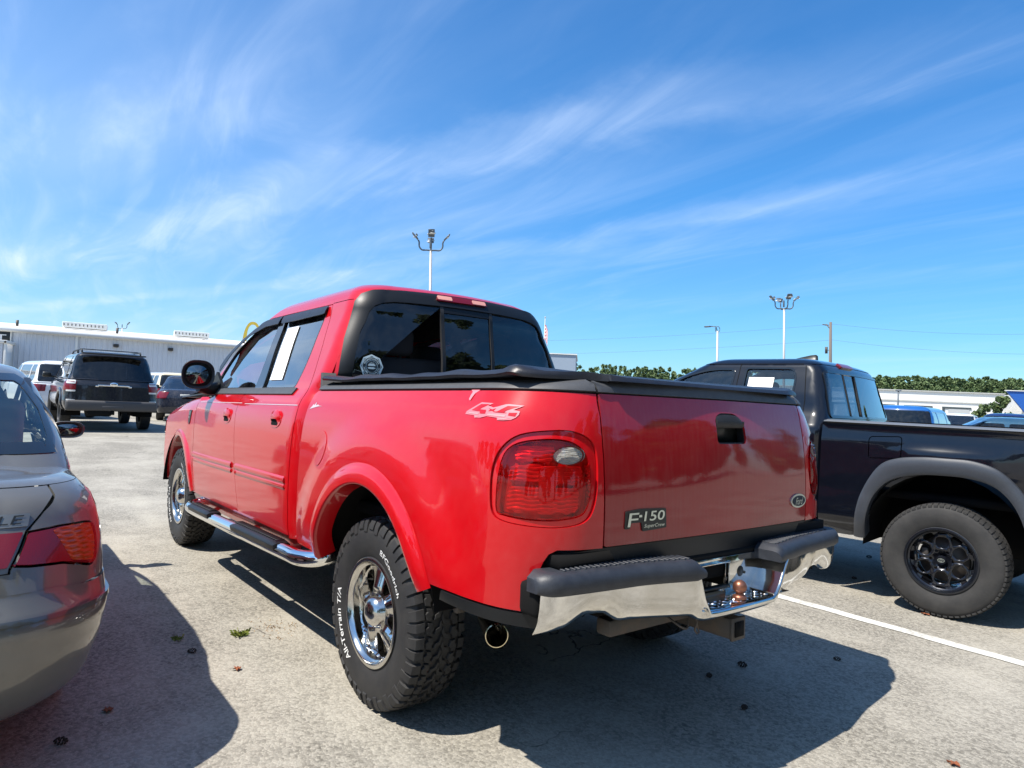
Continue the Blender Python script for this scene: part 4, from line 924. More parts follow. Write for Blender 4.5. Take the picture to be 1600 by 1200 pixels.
# ---- rear bumper: chrome shell, rubber pads, hitch
def bx(y, zz=0):  # plan line of the bumper face
    a = abs(y); return -1.170+.024*(a/.55)**2 if a < .80 else -1.170+.024*(.8/.55)**2+.012*((a-.80)/.10)+.060*((a-.80)/.15)**3.5
def bumper():
    ys = np.concatenate([np.linspace(-.935, -.8, 14), np.linspace(-.78, .78, 61), np.linspace(.8, .912, 14)])
    # zones in |y|: outer > .245 full height; centre is the dropped step with the plate recess
    rings = []
    for y in ys:
        a = abs(y); x = bx(y); st = 1-sst(.250, .275, y) if y > 0 else 1-sst(.15, .31, a)      # 1 in the dropped centre
        ztop = .742-.142*st; zb = .588-.022*st-.012*math.cos(min(1, a/.9)*math.pi)-.012*sst(.80, .93, a)+.034*sst(.58, .66, a)*(1-sst(.72, .82, a))
        bow = -.062*(1-sst(.16, .56, a))
        B_ = bow; pr_ = [(.065, ztop), (.010+B_, ztop), (.003+B_, ztop-.0015), (-.001+B_, ztop-.005), (-.002+B_, ztop-.011), (-.001+B_, ztop-.02), (.003+B_, (ztop+zb)/2+.010), (.010+B_, zb+.045), (.017+B_, zb+.028), (.026+B_, zb+.012), (.034+B_, zb+.003), (.042+B_, zb), (.05, zb+.004)]
        fw = .065-.045*sst(.86, .94, a); rings.append([(x+min(dx, fw), y, z) for dx, z in pr_])
    b = MB(); b.loft(rings, closed=False); o = b.build('rear_bumper', CHROME, T, auto=60)
    # inner wall of the recess, with number-plate opening
    fl = flatskin((-1.10, 0, 0), (0, 1, 0), (-.05, 0, 1))
    bp_ = MB(); yl, yr, z0, z1 = .165, -.015, .655, .725
    for c_, d_ in (((-1.102, .210, .672), (.008, .10, .145)), ((-1.102, -.185, .672), (.008, .335, .145)), ((-1.102, .070, .735), (.008, .185, .020)), ((-1.102, .070, .615), (.008, .185, .03))): bp_.box(c_, d_, .002)
    bp_.box((-1.11, .070, .727), (.02, .20, .006), .002); bp_.box((-1.11, .163, .677), (.02, .006, .095), .002); bp_.box((-1.11, -.022, .677), (.02, .006, .095), .002)
    bp_.box((-1.135, .262, .665), (.08, .006, .135), .002)
    bp_.build('step_back_wall', CHROME, o, auto=40)
    b = MB(); b.lathe([(0, 0), (.020, 0), (.024, -.006), (.024, -.012)], 24, Matrix.Translation((-1.108, -.115, .678)) @ Matrix.Rotation(R(90), 4, 'Z')); b.ball((-1.123, -.117, .677), .006, 8); b.build('electric_socket', BDK, o)
    b = MB(); b.box((-1.155, -.02, .5985), (.110, .56, .004), .001)
    for i in range(15):
        for j in range(4):
            x = -1.195+.022*j; y = -.26+.0345*i; a = R(45 if (i+j) % 2 else -45); M_ = Matrix.Translation((x, y, .6015)) @ Matrix.Rotation(a, 4, 'Z'); b.box((0, 0, 0), (.020, .006, .005), .002, 1, M_)
    b.build('diamond_tread', CHROME, o, auto=40)
    b = MB(); b.box((-1.125, .125, .612), (.055, .16, .030), .006); b.box((-1.110, .075, .635), (.03, .20, .012), .004); b.build('plate_bracket', BDK, o)
    # rubber step pads
    for s in (1, -1):
        y0_ = .275 if s > 0 else .215; yy = np.concatenate([np.linspace(y0_, .80, 40), np.linspace(.81, .922 if s > 0 else .945, 14)]); rings = []
        for i, y in enumerate(yy):
            e0 = sst(y0_, y0_+.03, y) if i else 0.; e0 = .55+.45*e0; e1 = 1-.35*sst(.90, .955, y); k1 = math.sqrt(max(.03, 1-(max(0, y-(.872 if s > 0 else .895))/.064)**2)); z0 = .732-.018*e0*k1; h = .070*e0*k1; x = bx(min(y, .93))-(.062 if s > 0 else .040)*(1-sst(.16, .56, y)); fw = .10-.075*sst(.86, .95, y)
            q = [(.10, 0), (.10, h*.9), (.085, h), (.02, h), (.002, h*.94), (-.012, h*.78), (-.020, h*.5), (-.018, h*.15), (-.008, 0)]
            rings.append([(x+min(dx, fw)*(1-.10*sst(.85, .955, y))+.02*(1-k1), s*y, z0+z) for dx, z in q])
        b = MB(); b.loft(rings, closed=True, capa=True, capb=True)
        for i in range(30):
            y = y0_+.035+i*.0205
            if y > .84: break
            x = bx(y)+.052-(.062 if s > 0 else .040)*(1-sst(.16, .56, y)); b.box((x, s*y, .7855), (.066 if i % 2 else .058, .010, .005), .0015, 1)
        b.build('step_pad', PADM, o, auto=45)
    # end caps behind the chrome
    for s in (1, -1):
        b = MB(); b.box((-1.02, s*.86, .69), (.10, .10, .11), .02); b.build('bumper_bracket', DARK, o)
bumper()
b = MB(); b.box((-1.06, 0, .715), (.07, 1.70, .10), .01); b.build('sill_crossmember', DARK, T)
b = MB(); b.ball((-1.178, -.005, .646), .0262, 24); b.lathe([(.013, 0), (.015, .010), (.024, .014), (.026, .020), (.026, .026)], 24, Matrix.Translation((-1.178, -.005, .628)) @ Matrix.Rotation(R(-90), 4, 'X')); tb = b.build('tow_ball', RUST, T, auto=50)
b = MB(); b.box((-1.05, 0, .49), (.26, .075, .075), .004); b.box((-1.175, 0, .49), (.012, .085, .085), .003); b.box((-.98, 0, .53), (.07, 1.05, .06), .01); b.build('hitch_receiver', STEEL, T, auto=40)
b = MB(); b.box((-1.183, 0, .49), (.004, .055, .055)); b.build('receiver_opening', DARK, T)
b = MB(); b.tube(spline([(-1.08, .30, .56), (-1.13, .29, .535), (-1.14, .26, .525), (-1.12, .23, .55)], 5, False), .004, 6); b.build('trailer_wiring', STEEL, T); b = MB(); b.tube(spline([(-1.10, .18, .56), (-1.12, .175, .53), (-1.115, .18, .50), (-1.12, .17, .485)], 5, False), .004, 6); b.tube(spline([(-1.12, .175, .52), (-1.118, .165, .50), (-1.12, .160, .487)], 5, False), .0035, 6); b.build('trailer_wiring', STEEL, T)
# ---- exhaust, chassis, wheel wells
b = MB(); Mx = Matrix.Translation((-.77, .835, .497)) @ Matrix.Rotation(R(62), 4, 'Z') @ Matrix.Rotation(R(4), 4, 'X')
b.lathe([(.036, -.24), (.038, -.02), (.040, 0), (.041, .004), (.038, .005), (.036, -.004), (.034, -.20)], 36, Mx); b.build('exhaust_pipe', mat('tailpipe', (.78, .68, .46), .16, 1.), T, auto=50)
b = MB()
for s in (1, -1): b.box((1.6, s*.42, .60), (5.2, .07, .15), .01)
b.tube([(0, -.80, .40), (0, .80, .40)], .045, 12); b.ball((0, 0, .40), .15, 16, sq=(1, .9, 1)); b.tube([(3.53, -.8, .42), (3.53, .8, .42)], .04, 10)
for s in (1, -1): b.tube([(.75, s*.50, .52), (0, s*.52, .46), (-.85, s*.50, .56)], .03, 8); b.tube([(-.1, s*.46, .40), (.15, s*.44, .75)], .03, 10)
b.tube([(2.6, .1, .45), (1.0, .2, .48), (.5, .45, .5), (-.1, .60, .56), (-.45, .66, .53), (-.62, .75, .50)], .03, 10); b.box((.9, .35, .47), (.7, .28, .16), .05); b.box((1.9, 0, .55), (2.2, 1.6, .03)); b.build('chassis', DARK, T, auto=50)
for mi in both:
    for c_, x in ((RA, 0), (FA, 1)):
        b = MB(); rings = []
        for y in (.96, .55):
            rings.append([(c_[0]+.535*math.cos(a), (-y if mi else y)-(.0), c_[1]+.535*math.sin(a)) for a in np.linspace(R(10), R(170), 24)])
        b.loft(rings, closed=False); b.plate([(p[0], p[2]) for p in rings[0]], -.55 if mi else .55, 1, .004); b.build('wheel_well', DARK, T)
# mud flap bracket behind the wheel
b = MB(); b.box((-.545, .84, .56), (.03, .05, .08), .01); b.build('splash_bracket', STEEL, T)
# ---- tube steps
for s in (1, -1):
    b = MB(); pts = spline([(2.86, s*.86, .515), (2.87, s*.93, .500), (2.84, s*.995, .487), (2.70, s*1.015, .484), (2.3, s*1.015, .487), (1.5, s*1.015, .502), (.80, s*1.015, .517), (.62, s*1.005, .520), (.52, s*.95, .53), (.50, s*.87, .55)], 6, False)
    b.tube([tuple(p) for p in pts], .040, 20)
    sb = b.build('side_step', CHROME2, T, auto=60)
    for x0, x1 in ((2.66, 2.14), (1.62, .86)):
        b = MB(); rings = []
        for i, x in enumerate(np.linspace(x0, x1, 14)):
            e = .5 if i in (0, 13) else 1; zc = .484+.0145*(2.7-x)/.9
            rings.append([(x, s*(1.015+.052*math.cos(a)*(.9 if e < 1 else 1)), zc+.028+(.024*e)*math.sin(a)) for a in np.linspace(0, math.pi, 9)]+[(x, s*(1.015-.04), zc), (x, s*(1.015+.04), zc)])
        b.loft(rings, True, True, True)
        for k in range(int((x0-x1)/.035)): b.box((x0-.03-k*.035, s*1.015, .484+.0145*(2.7-(x0-k*.035))/.9+.053), (.012, .05, .006), .002, 1)
        b.build('step_tread', PLASD, sb, auto=45)
    b = MB()
    for x in (2.45, 1.6, .8): b.tube([(x, s*.55, .54), (x, s*.90, .50), (x, s*1.0, .495)], .016, 8)
    b.build('step_bracket', DARK, sb)
# ---- mirrors
for s in (1, -1):
    M_ = Matrix.Translation((2.62, s*1.045, 1.468)) @ Matrix.Rotation(R(-6*s), 4, 'Z'); b = MB()
    rings = []
    for t in np.linspace(0, 1, 12):
        k = math.cos(t*math.pi/2)**.42 if t < 1 else 0.03; x = .16*t
        rings.append([(x, .112*k*math.cos(a)*abs(math.cos(a))**-.25 if abs(math.cos(a)) > 1e-3 else 0, .106*k*math.sin(a)*(abs(math.sin(a))+1e-6)**-.15+(-.01*t)) for a in np.linspace(0, 2*math.pi, 28, endpoint=False)])
    rim_ = [[(-.004, p[1]*.97, p[2]*.97) for p in rings[0]], [(.006, p[1]*.90, p[2]*.90) for p in rings[0]], [(.008, p[1]*.2, p[2]*.2) for p in rings[0]]]
    b.loft(rim_[::-1]+rings, True, True, True, M=M_)
    mo = b.build('door_mirror', VINYL if s > 0 else BDK, T, auto=60)
    b = MB(); b.plate([(.091*math.cos(a)*abs(math.cos(a)+1e-6)**-.25, .084*math.sin(a)*(abs(math.sin(a))+1e-6)**-.15) for a in np.linspace(0, 2*math.pi, 32, endpoint=False)], .002, 0, .003, M=M_); b.build('mirror_glass', mat('mirror_dark', (.20, .22, .22), .03, 1.), mo)
    b = MB(); b.tube([(2.68, s*1.02, 1.385), (2.70, s*.95, 1.362), (2.72, s*.87, 1.38)], [.045, .04, .05], 12)
    b.plate([(2.86, 1.36), (2.62, 1.372), (2.66, 1.43), (2.76, 1.50), (2.84, 1.45)], s*.862-(.0 if s > 0 else .02), 1, .02); b.build('mirror_mount', PLASD, mo, auto=50)
# ---- wheels
wz = lambda x: .402
W1 = chrome_wheel(T, (0-.402*KR, .825, .402), 0)
for x, y, rz in ((3.526, .825, 0), (0, -.825, math.pi), (3.526, -.825, math.pi)):
    copy_wheel(W1, T, (x*math.cos(KR)-.402*math.sin(KR), y, x*math.sin(KR)+.402*math.cos(KR)), rz)
# ================================================================ grey sedan at the left edge
SD = thing('sedan', 'pewter grey four-door sedan cut off by the left edge of the photo', 'sedan', (.93, 2.80, 0))
sedR = sym(sed); sgrR = sym(sgr); Y1 = float(sed.rear_q(0, .8))
def ssq(q, v, F=sed): v = float(v); Y = float(F.Y(v)); r_ = min(float(F.rr(v)), Y*.92); return q-(float(F.XR(v))+r_-r_*math.pi/2)+(Y-r_)
cut = [(-1.155, .735), (-1.149, .747), (-1.098, .80), (-1.050, .85), (-.963, .902), (-.86, .948), (-.80, .985)]
cuts = [(ssq(q, v), v) for q, v in cut]
lampo = rpoly([(-1.149+.004, .752), (-1.056, .848), (-.95, .855), (-.84, .851), (-.800, .842), (-.806, .790), (-.845, .722), (-.880, .704), (-1.0, .738), (-1.10, .745)], [.004, .01, .01, .03, .03, .03, .03, .03, .01, .01])
ambo = rpoly([(-.985, .844), (-.90, .848), (-.825, .840), (-.832, .790), (-.875, .722), (-.972, .742)], .014)
for mi in both:
    q = np.array([(2.9, .68), (2.9, .90), (2.3, .92), (1.2, .935), (.2, .95), (-.35, .99)]+[(-.79, .988)]+[(a+.003, b_) for a, b_ in cut[::-1][:-1]]+[(-1.153, .733), *[(float(sed.rear_q(0, v))-.001, float(v)) for v in np.linspace(.733, .66, 8)], (-1.04, .66), (-.90, .660), (-.55, .664)]+arch(0, .31, .375, 110, 20, 14)+[(.36, .25), (2.25, .25)]+arch(2.67, .31, .375, 165, 85, 10)+[(2.75, .68)])
    bs = panel('body_side', SD, sed, q, GREY, [lampo], step=.05, mir=mi, gap=.001)
    q2 = np.array([(-.42, .645), (-.55, .655), (-.90, .655), (-1.04, .672)]+[(float(sed.rear_q(0, v))-.001, float(v)) for v in np.linspace(.672, .24, 28)]+[(-.75, .235), (-.42, .26), (-.36, .30)]+arch(0, .31, .375, 170, 112, 10))
    panel('rear_bumper', SD, sed, q2, GREY, step=.04, mir=mi, depth=.03, w=lambda u, v: .003+.007*sst(.62, .56, v)*sst(.50, .56, v))
    b_ = bpy.data.objects[SD.children[-1].name] if False else None
    panel('bumper_molding', SD, sed, [(-.50, .588), (-.50, .602), (float(sed.rear_q(0, .6)), .602), (float(sed.rear_q(0, .59)), .588)], paint('pewter_molding', (.10, .105, .10), dust=.03, rough=.3, metal=.5), step=.04, mir=mi, w=.014, depth=.02)
    lp = panel('tail_light', SD, sed, inset(lampo, .007), LREDS, [ambo], step=.03, mir=mi, w=lambda u, v: .006, depth=.03)
    panel('turn_signal', lp, sed, inset(ambo, .0005), LORG, step=.006, mir=mi, w=lambda u, v: .006+.0014*np.sin(v*2*math.pi/.016)*np.cos(u*70), depth=.03)
    for k in range(2):
        pass
    # quarter molding and door line
    panel('side_molding', SD, sed, [(-.42, .50), (-.42, .55), (.2, .555), (2.2, .555), (2.2, .50)], GREY, step=.06, mir=mi, w=.012, depth=.012)
    win = rpoly([(-.05, 1.005), (.26, 1.27), (.42, 1.318), (1.3, 1.318), (2.0, 1.10), (2.15, 1.01)], [.04, .06, .05, .1, .1, .05])
    panel('greenhouse_side', SD, sgr, np.array([(-.42, .955)]+[(float(np.interp(v, [.95, .985, 1.06, 1.22, 1.32], [-.43, -.29, -.17, .145, .37])), v) for v in (.985, 1.06, 1.14, 1.22, 1.28, 1.325)]+[(1.40, 1.325), (2.1, 1.10), (2.35, .98), (2.38, .955)]), GREY, [win], step=.045, mir=mi)
    panel('side_window', SD, sgr, inset(win, -.004), GL_G, step=.07, mir=mi, w=-.008, rim=False)
    panel('window_pillar', SD, sgr, [(1.03, 1.0), (1.10, 1.0), (1.06, 1.32), (.99, 1.32)], VINYL, step=.05, mir=mi, w=-.002)
    panel('window_gutter', SD, sgr, [(-.07, .998), (.25, 1.285), (.42, 1.332), (1.33, 1.332), (2.1, 1.10), (2.2, 1.0), (2.17, 1.0), (1.98, 1.105), (1.3, 1.318), (.42, 1.316), (.27, 1.268), (-.04, 1.0)], VINYL, step=.04, mir=mi, w=.004, depth=.008)
    b = MB(); s = -1 if mi else 1; Mx = Matrix.Translation((1.98, s*1.0, .985)); rings = []
    for t in np.linspace(0, 1, 8): k = math.cos(t*math.pi/2)**.5 if t < 1 else .03; rings.append([(.11*t, (.098*k*math.cos(a)*abs(math.cos(a)+1e-6)**-.35), .058*k*math.sin(a)*abs(math.sin(a)+1e-6)**-.2) for a in np.linspace(0, 2*math.pi, 28, endpoint=False)])
    b.loft([[(-.003, p[1]*.96, p[2]*.95) for p in rings[0]], [(.004, p[1]*.88, p[2]*.86) for p in rings[0]], [(.005, 0, 0)]*28][::-1]+rings, True, False, True, M=Mx); b.tube([(2.03, s*.95, .965), (2.10, s*.84, .955)], [.03, .05], 10)
    mo = b.build('door_mirror', GREY, SD, auto=60)
    b = MB(); b.plate([(.084*math.cos(a)*abs(math.cos(a)+1e-6)**-.3, .047*math.sin(a)*abs(math.sin(a)+1e-6)**-.2) for a in np.linspace(0, 2*math.pi, 32, endpoint=False)], .002, 0, .003, M=Mx); b.build('mirror_glass', mat('mirror_dark', (.2, .22, .22), .03, 1.), mo)
lid = panel('trunk_lid', SD, sedR, np.array([(a-.004, v) for a, v in cuts]+[(-a+.004, v) for a, v in cuts[::-1]]), GREY, step=.04, depth=.02)
nb = rpoly([(.62, .752), (.60, .838), (-.60, .838), (-.62, .752)], .01)
for s0, s1 in ((cuts[1][0]-.008, .33), (-.33, -(cuts[1][0]-.008))):
    c0, c1 = (cuts[3][0]-.010, .34) if s0 > 0 else (-.34, -(cuts[3][0]-.010))
    panel('lid_lamp', lid, sedR, rpoly([(s0, .754), (c0, .845), (c1, .846), (s1, .75)], .006), LREDS, step=.03, w=.006, depth=.02)
panel('plate_recess', lid, sedR, rpoly([(.30, .745), (.29, .85), (-.29, .85), (-.30, .745)], .02), BDK, step=.05, w=.001, depth=.01)
# LE badge at the right end of the lid
V = []; Fc = []; decal('', None, sedR, 'LE', -.565, .870, .024, None, wid=.070, w=.006, shear=.2, V=V, Fc=Fc); bo = panel('trim_badge', lid, sedR, rpoly([(-.545, .862), (-.549, .900), (-.652, .898), (-.646, .862)], .004), mat('badge_dull', (.20, .21, .20), .35, .6), step=.02, w=.004, depth=.004); mesh('badge_letters', V, Fc, BDK, bo, False)
cap('deck_lid', SD, sed, .990, float(sed.v[-1]), 22, lambda v: sed.rear_q(0., v), lambda v: -.20, 46, GREY)
for mi in both: pass
# hood and front, mostly out of frame
cap('hood', SD, sed, .985, float(sed.v[-1]), 14, lambda v: 2.2, lambda v: float(sed.front_q(0., v)), 30, GREY)
sroof = cap('roof', SD, sgr, 1.323, float(sgr.v[-1]), 18, lambda v: sgr.rear_q(0., v), lambda v: float(sgr.front_q(0., v)), 70, GREY)
def gs(q, v): return ssq(q, v, sgr)
go = [(gs(-.235, 1.030), 1.030), (gs(-.195, 1.052), 1.052), (gs(-.09, 1.092), 1.092), (gs(.17, 1.21), 1.21), (gs(.385, 1.325), 1.325), (gs(.41, 1.352), 1.352)]
gout = np.array(go+[(-a, v) for a, v in go[::-1]])
gi = inset(gout, .045)
rg = panel('rear_window', SD, sgrR, inset(gout, .03), GL_G, step=.05, w=.002, rim=False)
panel('window_border', rg, sgrR, gout, mat('gloss_black', (.01, .012, .014), .08, coat=.5), [inset(gout, .040)], step=.03, w=.004, depth=.008)
panel('rear_deck_edge', SD, sgrR, np.array([(1.0, .97), (go[0][0]+.05, 1.03), (go[0][0], 1.032), (-go[0][0], 1.032), (-go[0][0]-.05, 1.03), (-1.0, .97)]), GREY, step=.05, w=.001)
cs_ = [(a+.0, v) for a, v in go]
for sg in (1, -1):
    pl = [(sg*(a+.085), v) for a, v in go]+[(sg*(a-.004), v) for a, v in go[::-1]]
    panel('rear_pillar', SD, sgrR, np.array(pl), GREY, step=.03, w=-.001)
panel('windshield', SD, symf(sgr), rpoly([(.80, .97), (.58, 1.32), (-.58, 1.32), (-.80, .97)], .04), GL_G, step=.08, rim=False, sgn=1)
b = MB(); b.box((.55, 0, .98), (.55, 1.3, .04), .01); b.box((1.4, 0, .30), (3.2, 1.5, .06)); b.build('parcel_shelf', mat('shelf_green', (.14, .17, .15), .8), SD)
for x, y in ((1.55, .36), (1.55, -.36), (.62, .36), (.62, -.36)):
    b = MB(); b.box((x, y, .72), (.48, .48 if x > 1 else .66, .16), .05, 3); b.box((x-.22, y, .98), (.13, .46 if x > 1 else .64, .50), .05, 3); b.box((x-.24, y, 1.25), (.08, .24, .15), .035, 3); b.tube([(x-.24, y-.05, 1.15), (x-.24, y-.05, 1.2)], .007, 6); b.tube([(x-.24, y+.05, 1.15), (x-.24, y+.05, 1.2)], .007, 6); b.build('seat', mat('sedan_cloth', (.30, .32, .29), .9), SD, auto=50)
b = MB(); b.tube([(1.45, -.70, 1.28), (1.42, -.66, 1.10), (1.40, -.60, .80)], .012, 6); b.build('seat_belt', BDK, SD)
b = MB(); b.box((2.05, 0, .93), (.35, 1.3, .18), .06, 3); b.build('dashboard', INT, SD, auto=50)
cxw = MB(); rim_base(cxw, .19, .10, .1); cxw.lathe([(0, .085), (.05, .083), (.15, .075), (.175, .07), (.18, .05)], 40)
SW = cxw.build('wheel', mat('silver_wheel', (.45, .45, .45), .35, .7), SD, auto=40); SW.location = (0, .785, .31); tyre_road(SW, TYREG, .318, .19, .10, 64, False)
for x, y, rz in ((2.67, .765, 0), (0, -.765, math.pi), (2.67, -.765, math.pi)): copy_wheel(SW, SD, (x, y, .31), rz)
for s in (1, -1):
    for x in (0, 2.67):
        b = MB(); rings = [[(x+.38*math.cos(a), s*y, .31+.38*math.sin(a)) for a in np.linspace(R(-5), R(185), 18)] for y in (.84, .50)]; b.loft(rings, closed=False); b.plate([(p[0], p[2]) for p in rings[0]], s*.50, 1, .004); b.build('wheel_well', DARK, SD)
b = MB(); b.box((1.3, 0, .26), (4.3, 1.3, .06), .02); b.box((-.75, .2, .30), (.4, .8, .14), .04); b.build('underbody', DARK, SD)
# ================================================================ black pickup on the right
TK = thing('pickup_truck', 'black pickup with grey fender flares and black alloy wheels at the right edge', 'pickup truck', (-.6975, -3.7914, 0), (0, 0, R(8)))
def flare_poly(Fs, outer, inner, mi, parent, m, lift=.030, name='wheel_flare'):
    o_ = spline(outer, 6, False); i_ = spline(inner, 6, False); n = len(o_); V = []; tt = [0, .03, .12, .3, .55, .78, .92, 1, 1.0, 1.0]; Fc = []
    for k in range(n):
        for j, t in enumerate(tt):
            p = o_[k]*(1-t)+i_[k]*t; w_ = [0, .018, lift*.75, lift, lift*1.02, lift, lift*.9, lift*.7, .0, -.09][j]
            P = Fs(np.array([p[0]]), np.array([p[1]]), w_)[0]; V.append((P[0], -P[1] if mi else P[1], P[2]))
    c = len(tt)
    for k in range(n-1):
        for j in range(c-1): Fc.append((k*c+j, k*c+j+1, (k+1)*c+j+1, (k+1)*c+j))
    o = mesh(name, V, Fc, m, parent); b = bmesh.new(); b.from_mesh(o.data); bmesh.ops.recalc_face_normals(b, faces=b.faces)
    for e in b.edges:
        if len(e.link_faces) == 2 and e.link_faces[0].normal.dot(e.link_faces[1].normal) < .75: e.smooth = False
    b.to_mesh(o.data); b.free(); return o
fo_ = [(.565, .46), (.540, .67), (.496, .825), (.405, .985), (.295, 1.050), (.135, 1.076), (-.02, 1.080), (-.17, 1.076), (-.31, 1.030), (-.425, .92), (-.505, .77), (-.545, .60)]
fi_ = [(.485, .46), (.470, .62), (.428, .765), (.350, .87), (.250, .925), (.125, .955), (-.01, .965), (-.145, .962), (-.270, .930), (-.372, .845), (-.440, .72), (-.480, .58)]
FLG = mat('flare_grey', (.038, .043, .052), .36, noise=(60, .4, (.055, .06, .07)), bump=(260, .15, .001))
mid = [((a[0]+b_[0])/2, (a[1]+b_[1])/2) for a, b_ in zip(fo_, fi_)]
for mi in both:
    q = np.array([(.815, .45), (.815, 1.285), (0, 1.285), (-1.13, 1.285)]+[(float(tbed.rear_q(.78, v)), v) for v in (1.285, 1.0, .6)]+[(-.70, .50)]+mid[::-1]+[(.6, .45)])
    fd_ = rpoly([(.478, 1.037), (.478, 1.195), (.262, 1.208), (.262, 1.052)], .03)
    bs = panel('bed_side', TK, tbed, q, BLK, [fd_] if not mi else [], step=.05, mir=mi, gap=.002, depth=.02)
    if not mi: panel('fuel_door', bs, tbed, inset(fd_, .004), BLK, step=.03, depth=.01)
    panel('rail_cap', TK, tbed, [(.81, 1.29), (.81, 1.31), (-1.10, 1.31), (-1.10, 1.29)], mat('rail_grey', (.13, .14, .15), .45), step=.05, mir=mi, w=.004, depth=.03)
    flare_poly(tbed, fo_, fi_, mi, TK, FLG)
    panel('bed_lining', TK, tbed, [(.8, .50), (.8, 1.28), (-1.1, 1.28), (-1.1, .6), (-.6, .55)]+fi_[::-1], DARK, step=.1, w=-.05, mir=mi, rim=False)
    # cab side with two windows
    w1 = rpoly([(2.45, 1.33), (1.64, 1.325), (1.625, 1.69), (1.85, 1.690), (2.12, 1.61), (2.36, 1.44)], [.05, .03, .05, .12, .12, .05])
    w2 = rpoly([(1.52, 1.33), (1.10, 1.33), (1.092, 1.62), (1.12, 1.70), (1.52, 1.703)], [.03, .06, .06, .05, .03])
    cs = np.array([(.85, .44), (.85, 1.30), (.90, 1.55), (.955, 1.70), (1.0, 1.76), (1.98, 1.76), (2.32, 1.62), (2.58, 1.44), (2.76, 1.30), (2.95, 1.27), (2.95, .44)])
    c_ = panel('cab_side', TK, tcab, cs, BLK, [w1, w2], step=.05, mir=mi, depth=.02)
    for nm, ww in (('front_window', w1), ('quarter_window', w2)):
        panel('window_seal', c_, tcab, grow(ww, .012), _M['gloss_black'], [inset(ww, .004)], step=.03, mir=mi, w=.003, depth=.01)
        panel(nm, c_, tcab, ww, GL_S, step=.06, mir=mi, w=-.009, rim=False)
    for pts in ([(1.585, .5), (1.585, 1.75), (1.579, 1.75), (1.579, .5)], [(.99, .5), (.99, 1.45), (1.03, 1.73), (1.024, 1.73), (.984, 1.45), (.984, .5)]):
        panel('door_gap', c_, tcab, pts, DARK, step=.06, mir=mi, w=.0015, rim=False)
    panel('roof_channel', c_, tcab, [(1.9, 1.748), (1.05, 1.748), (1.05, 1.753), (1.9, 1.753)], DARK, step=.06, mir=mi, w=.002, rim=False)
    fen_ = [(2.96, .44), (2.96, 1.22), (4.0, 1.10), (4.25, .95), (4.25, .5)]
    panel('front_fender', TK, tcab, np.array(fen_[:3]+fen_[3:]+[(x+3.235, z-.02) for x, z in mid[::-1]]), BLK, step=.06, mir=mi)
    flare_poly(tcab, [(x+3.235, z-.02) for x, z in fo_], [(x+3.235, z-.02) for x, z in fi_], mi, TK, FLG)
    panel('paper_sheet', TK, tcab, [(1.485, 1.42), (1.268, 1.42), (1.268, 1.625), (1.485, 1.625)], WHITE, step=.06, w=-.003, rim=False) if not mi else None
    for x in (0, 3.235):
        s = -1 if mi else 1; b = MB(); rings = [[(x+.50*math.cos(a), s*y, .45+.52*math.sin(a)) for a in np.linspace(R(-5), R(185), 18)] for y in (.88, .45)]; b.loft(rings, closed=False); b.plate([(p[0], p[2]) for p in rings[0]], s*.45, 1, .004); b.build('wheel_well', DARK, TK)
tag([c for c in TK.children if c.name.startswith('paper_sheet')][0], 'white paper sheet in the quarter window', None)
cap('roof', TK, tcab, 1.752, float(tcab.v[-1]), 16, lambda v: tcab.rear_q(0., v), lambda v: float(tcab.front_q(0., v)), 60, BLK)
tR = sym(tcab); tbR = sym(tbed)
def tsq(q, v): v = float(v); Y = float(tcab.Y(v)); r_ = min(float(tcab.rr(v)), Y*.92); return q-(float(tcab.XR(v))+r_-r_*math.pi/2)+(Y-r_)
rw = [(.735, 1.325), (.655, 1.680)]
rwo = rpoly([rw[0], rw[1], (-rw[1][0], rw[1][1]), (-rw[0][0], rw[0][1])], .03)
bk = panel('cab_back', TK, tR, [(.93, .5), (.93, 1.3), (.84, 1.66), (.80, 1.76), (-.80, 1.76), (-.84, 1.66), (-.93, 1.3), (-.93, .5)], BLK, [rwo], step=.06, w=-.002)
wf = panel('rear_window_frame', TK, tR, grow(rwo, .012), _M['gloss_black'], [inset(rwo, .006)], step=.03, w=.006, depth=.02)
for a0, a1, rec in ((.335, .9, 0), (.08, .325, -.006), (-.9, .07, 0)):
    tp, bt = 1.672, 1.325
    def ed(v): return float(np.interp(v, [bt, tp], [rw[0][0], rw[1][0]]))
    pl = [(min(a1, ed(bt)), bt), (min(a1, ed(tp)), tp), (max(a0, -ed(tp)), tp), (max(a0, -ed(bt)), bt)]
    panel('rear_pane', wf, tR, pl, GL_B, step=.08, w=.001+rec, rim=False)
for s in (.330, .075): 
    if s: panel('pane_divider', wf, tR, [(s+.010, 1.325), (s+.010, 1.672), (s-.010, 1.672), (s-.010, 1.325)], RUB, step=.05, w=.006, depth=.02)
panel('high_brake_light', TK, tR, rpoly([(.29, 1.735), (.28, 1.785), (.03, 1.785), (.02, 1.735)], .012), LREDS, step=.03, w=.014, depth=.02)
panel('tailgate', TK, tbR, [(.77, .60), (.77, 1.30), (-.77, 1.30), (-.77, .60)], BLK, step=.06, depth=.03)
for s in (1, -1): panel('tail_light', TK, tbR, rpoly([(s*.78, .85), (s*.78, 1.27), (s*.88, 1.27), (s*.88, .85)], .01), LREDS, step=.04, w=.003)
b = MB(); b.box((-1.28, 0, .60), (.16, 1.80, .20), .04); b.build('rear_bumper', PLASD, TK, auto=40)
b = MB(); rings = []
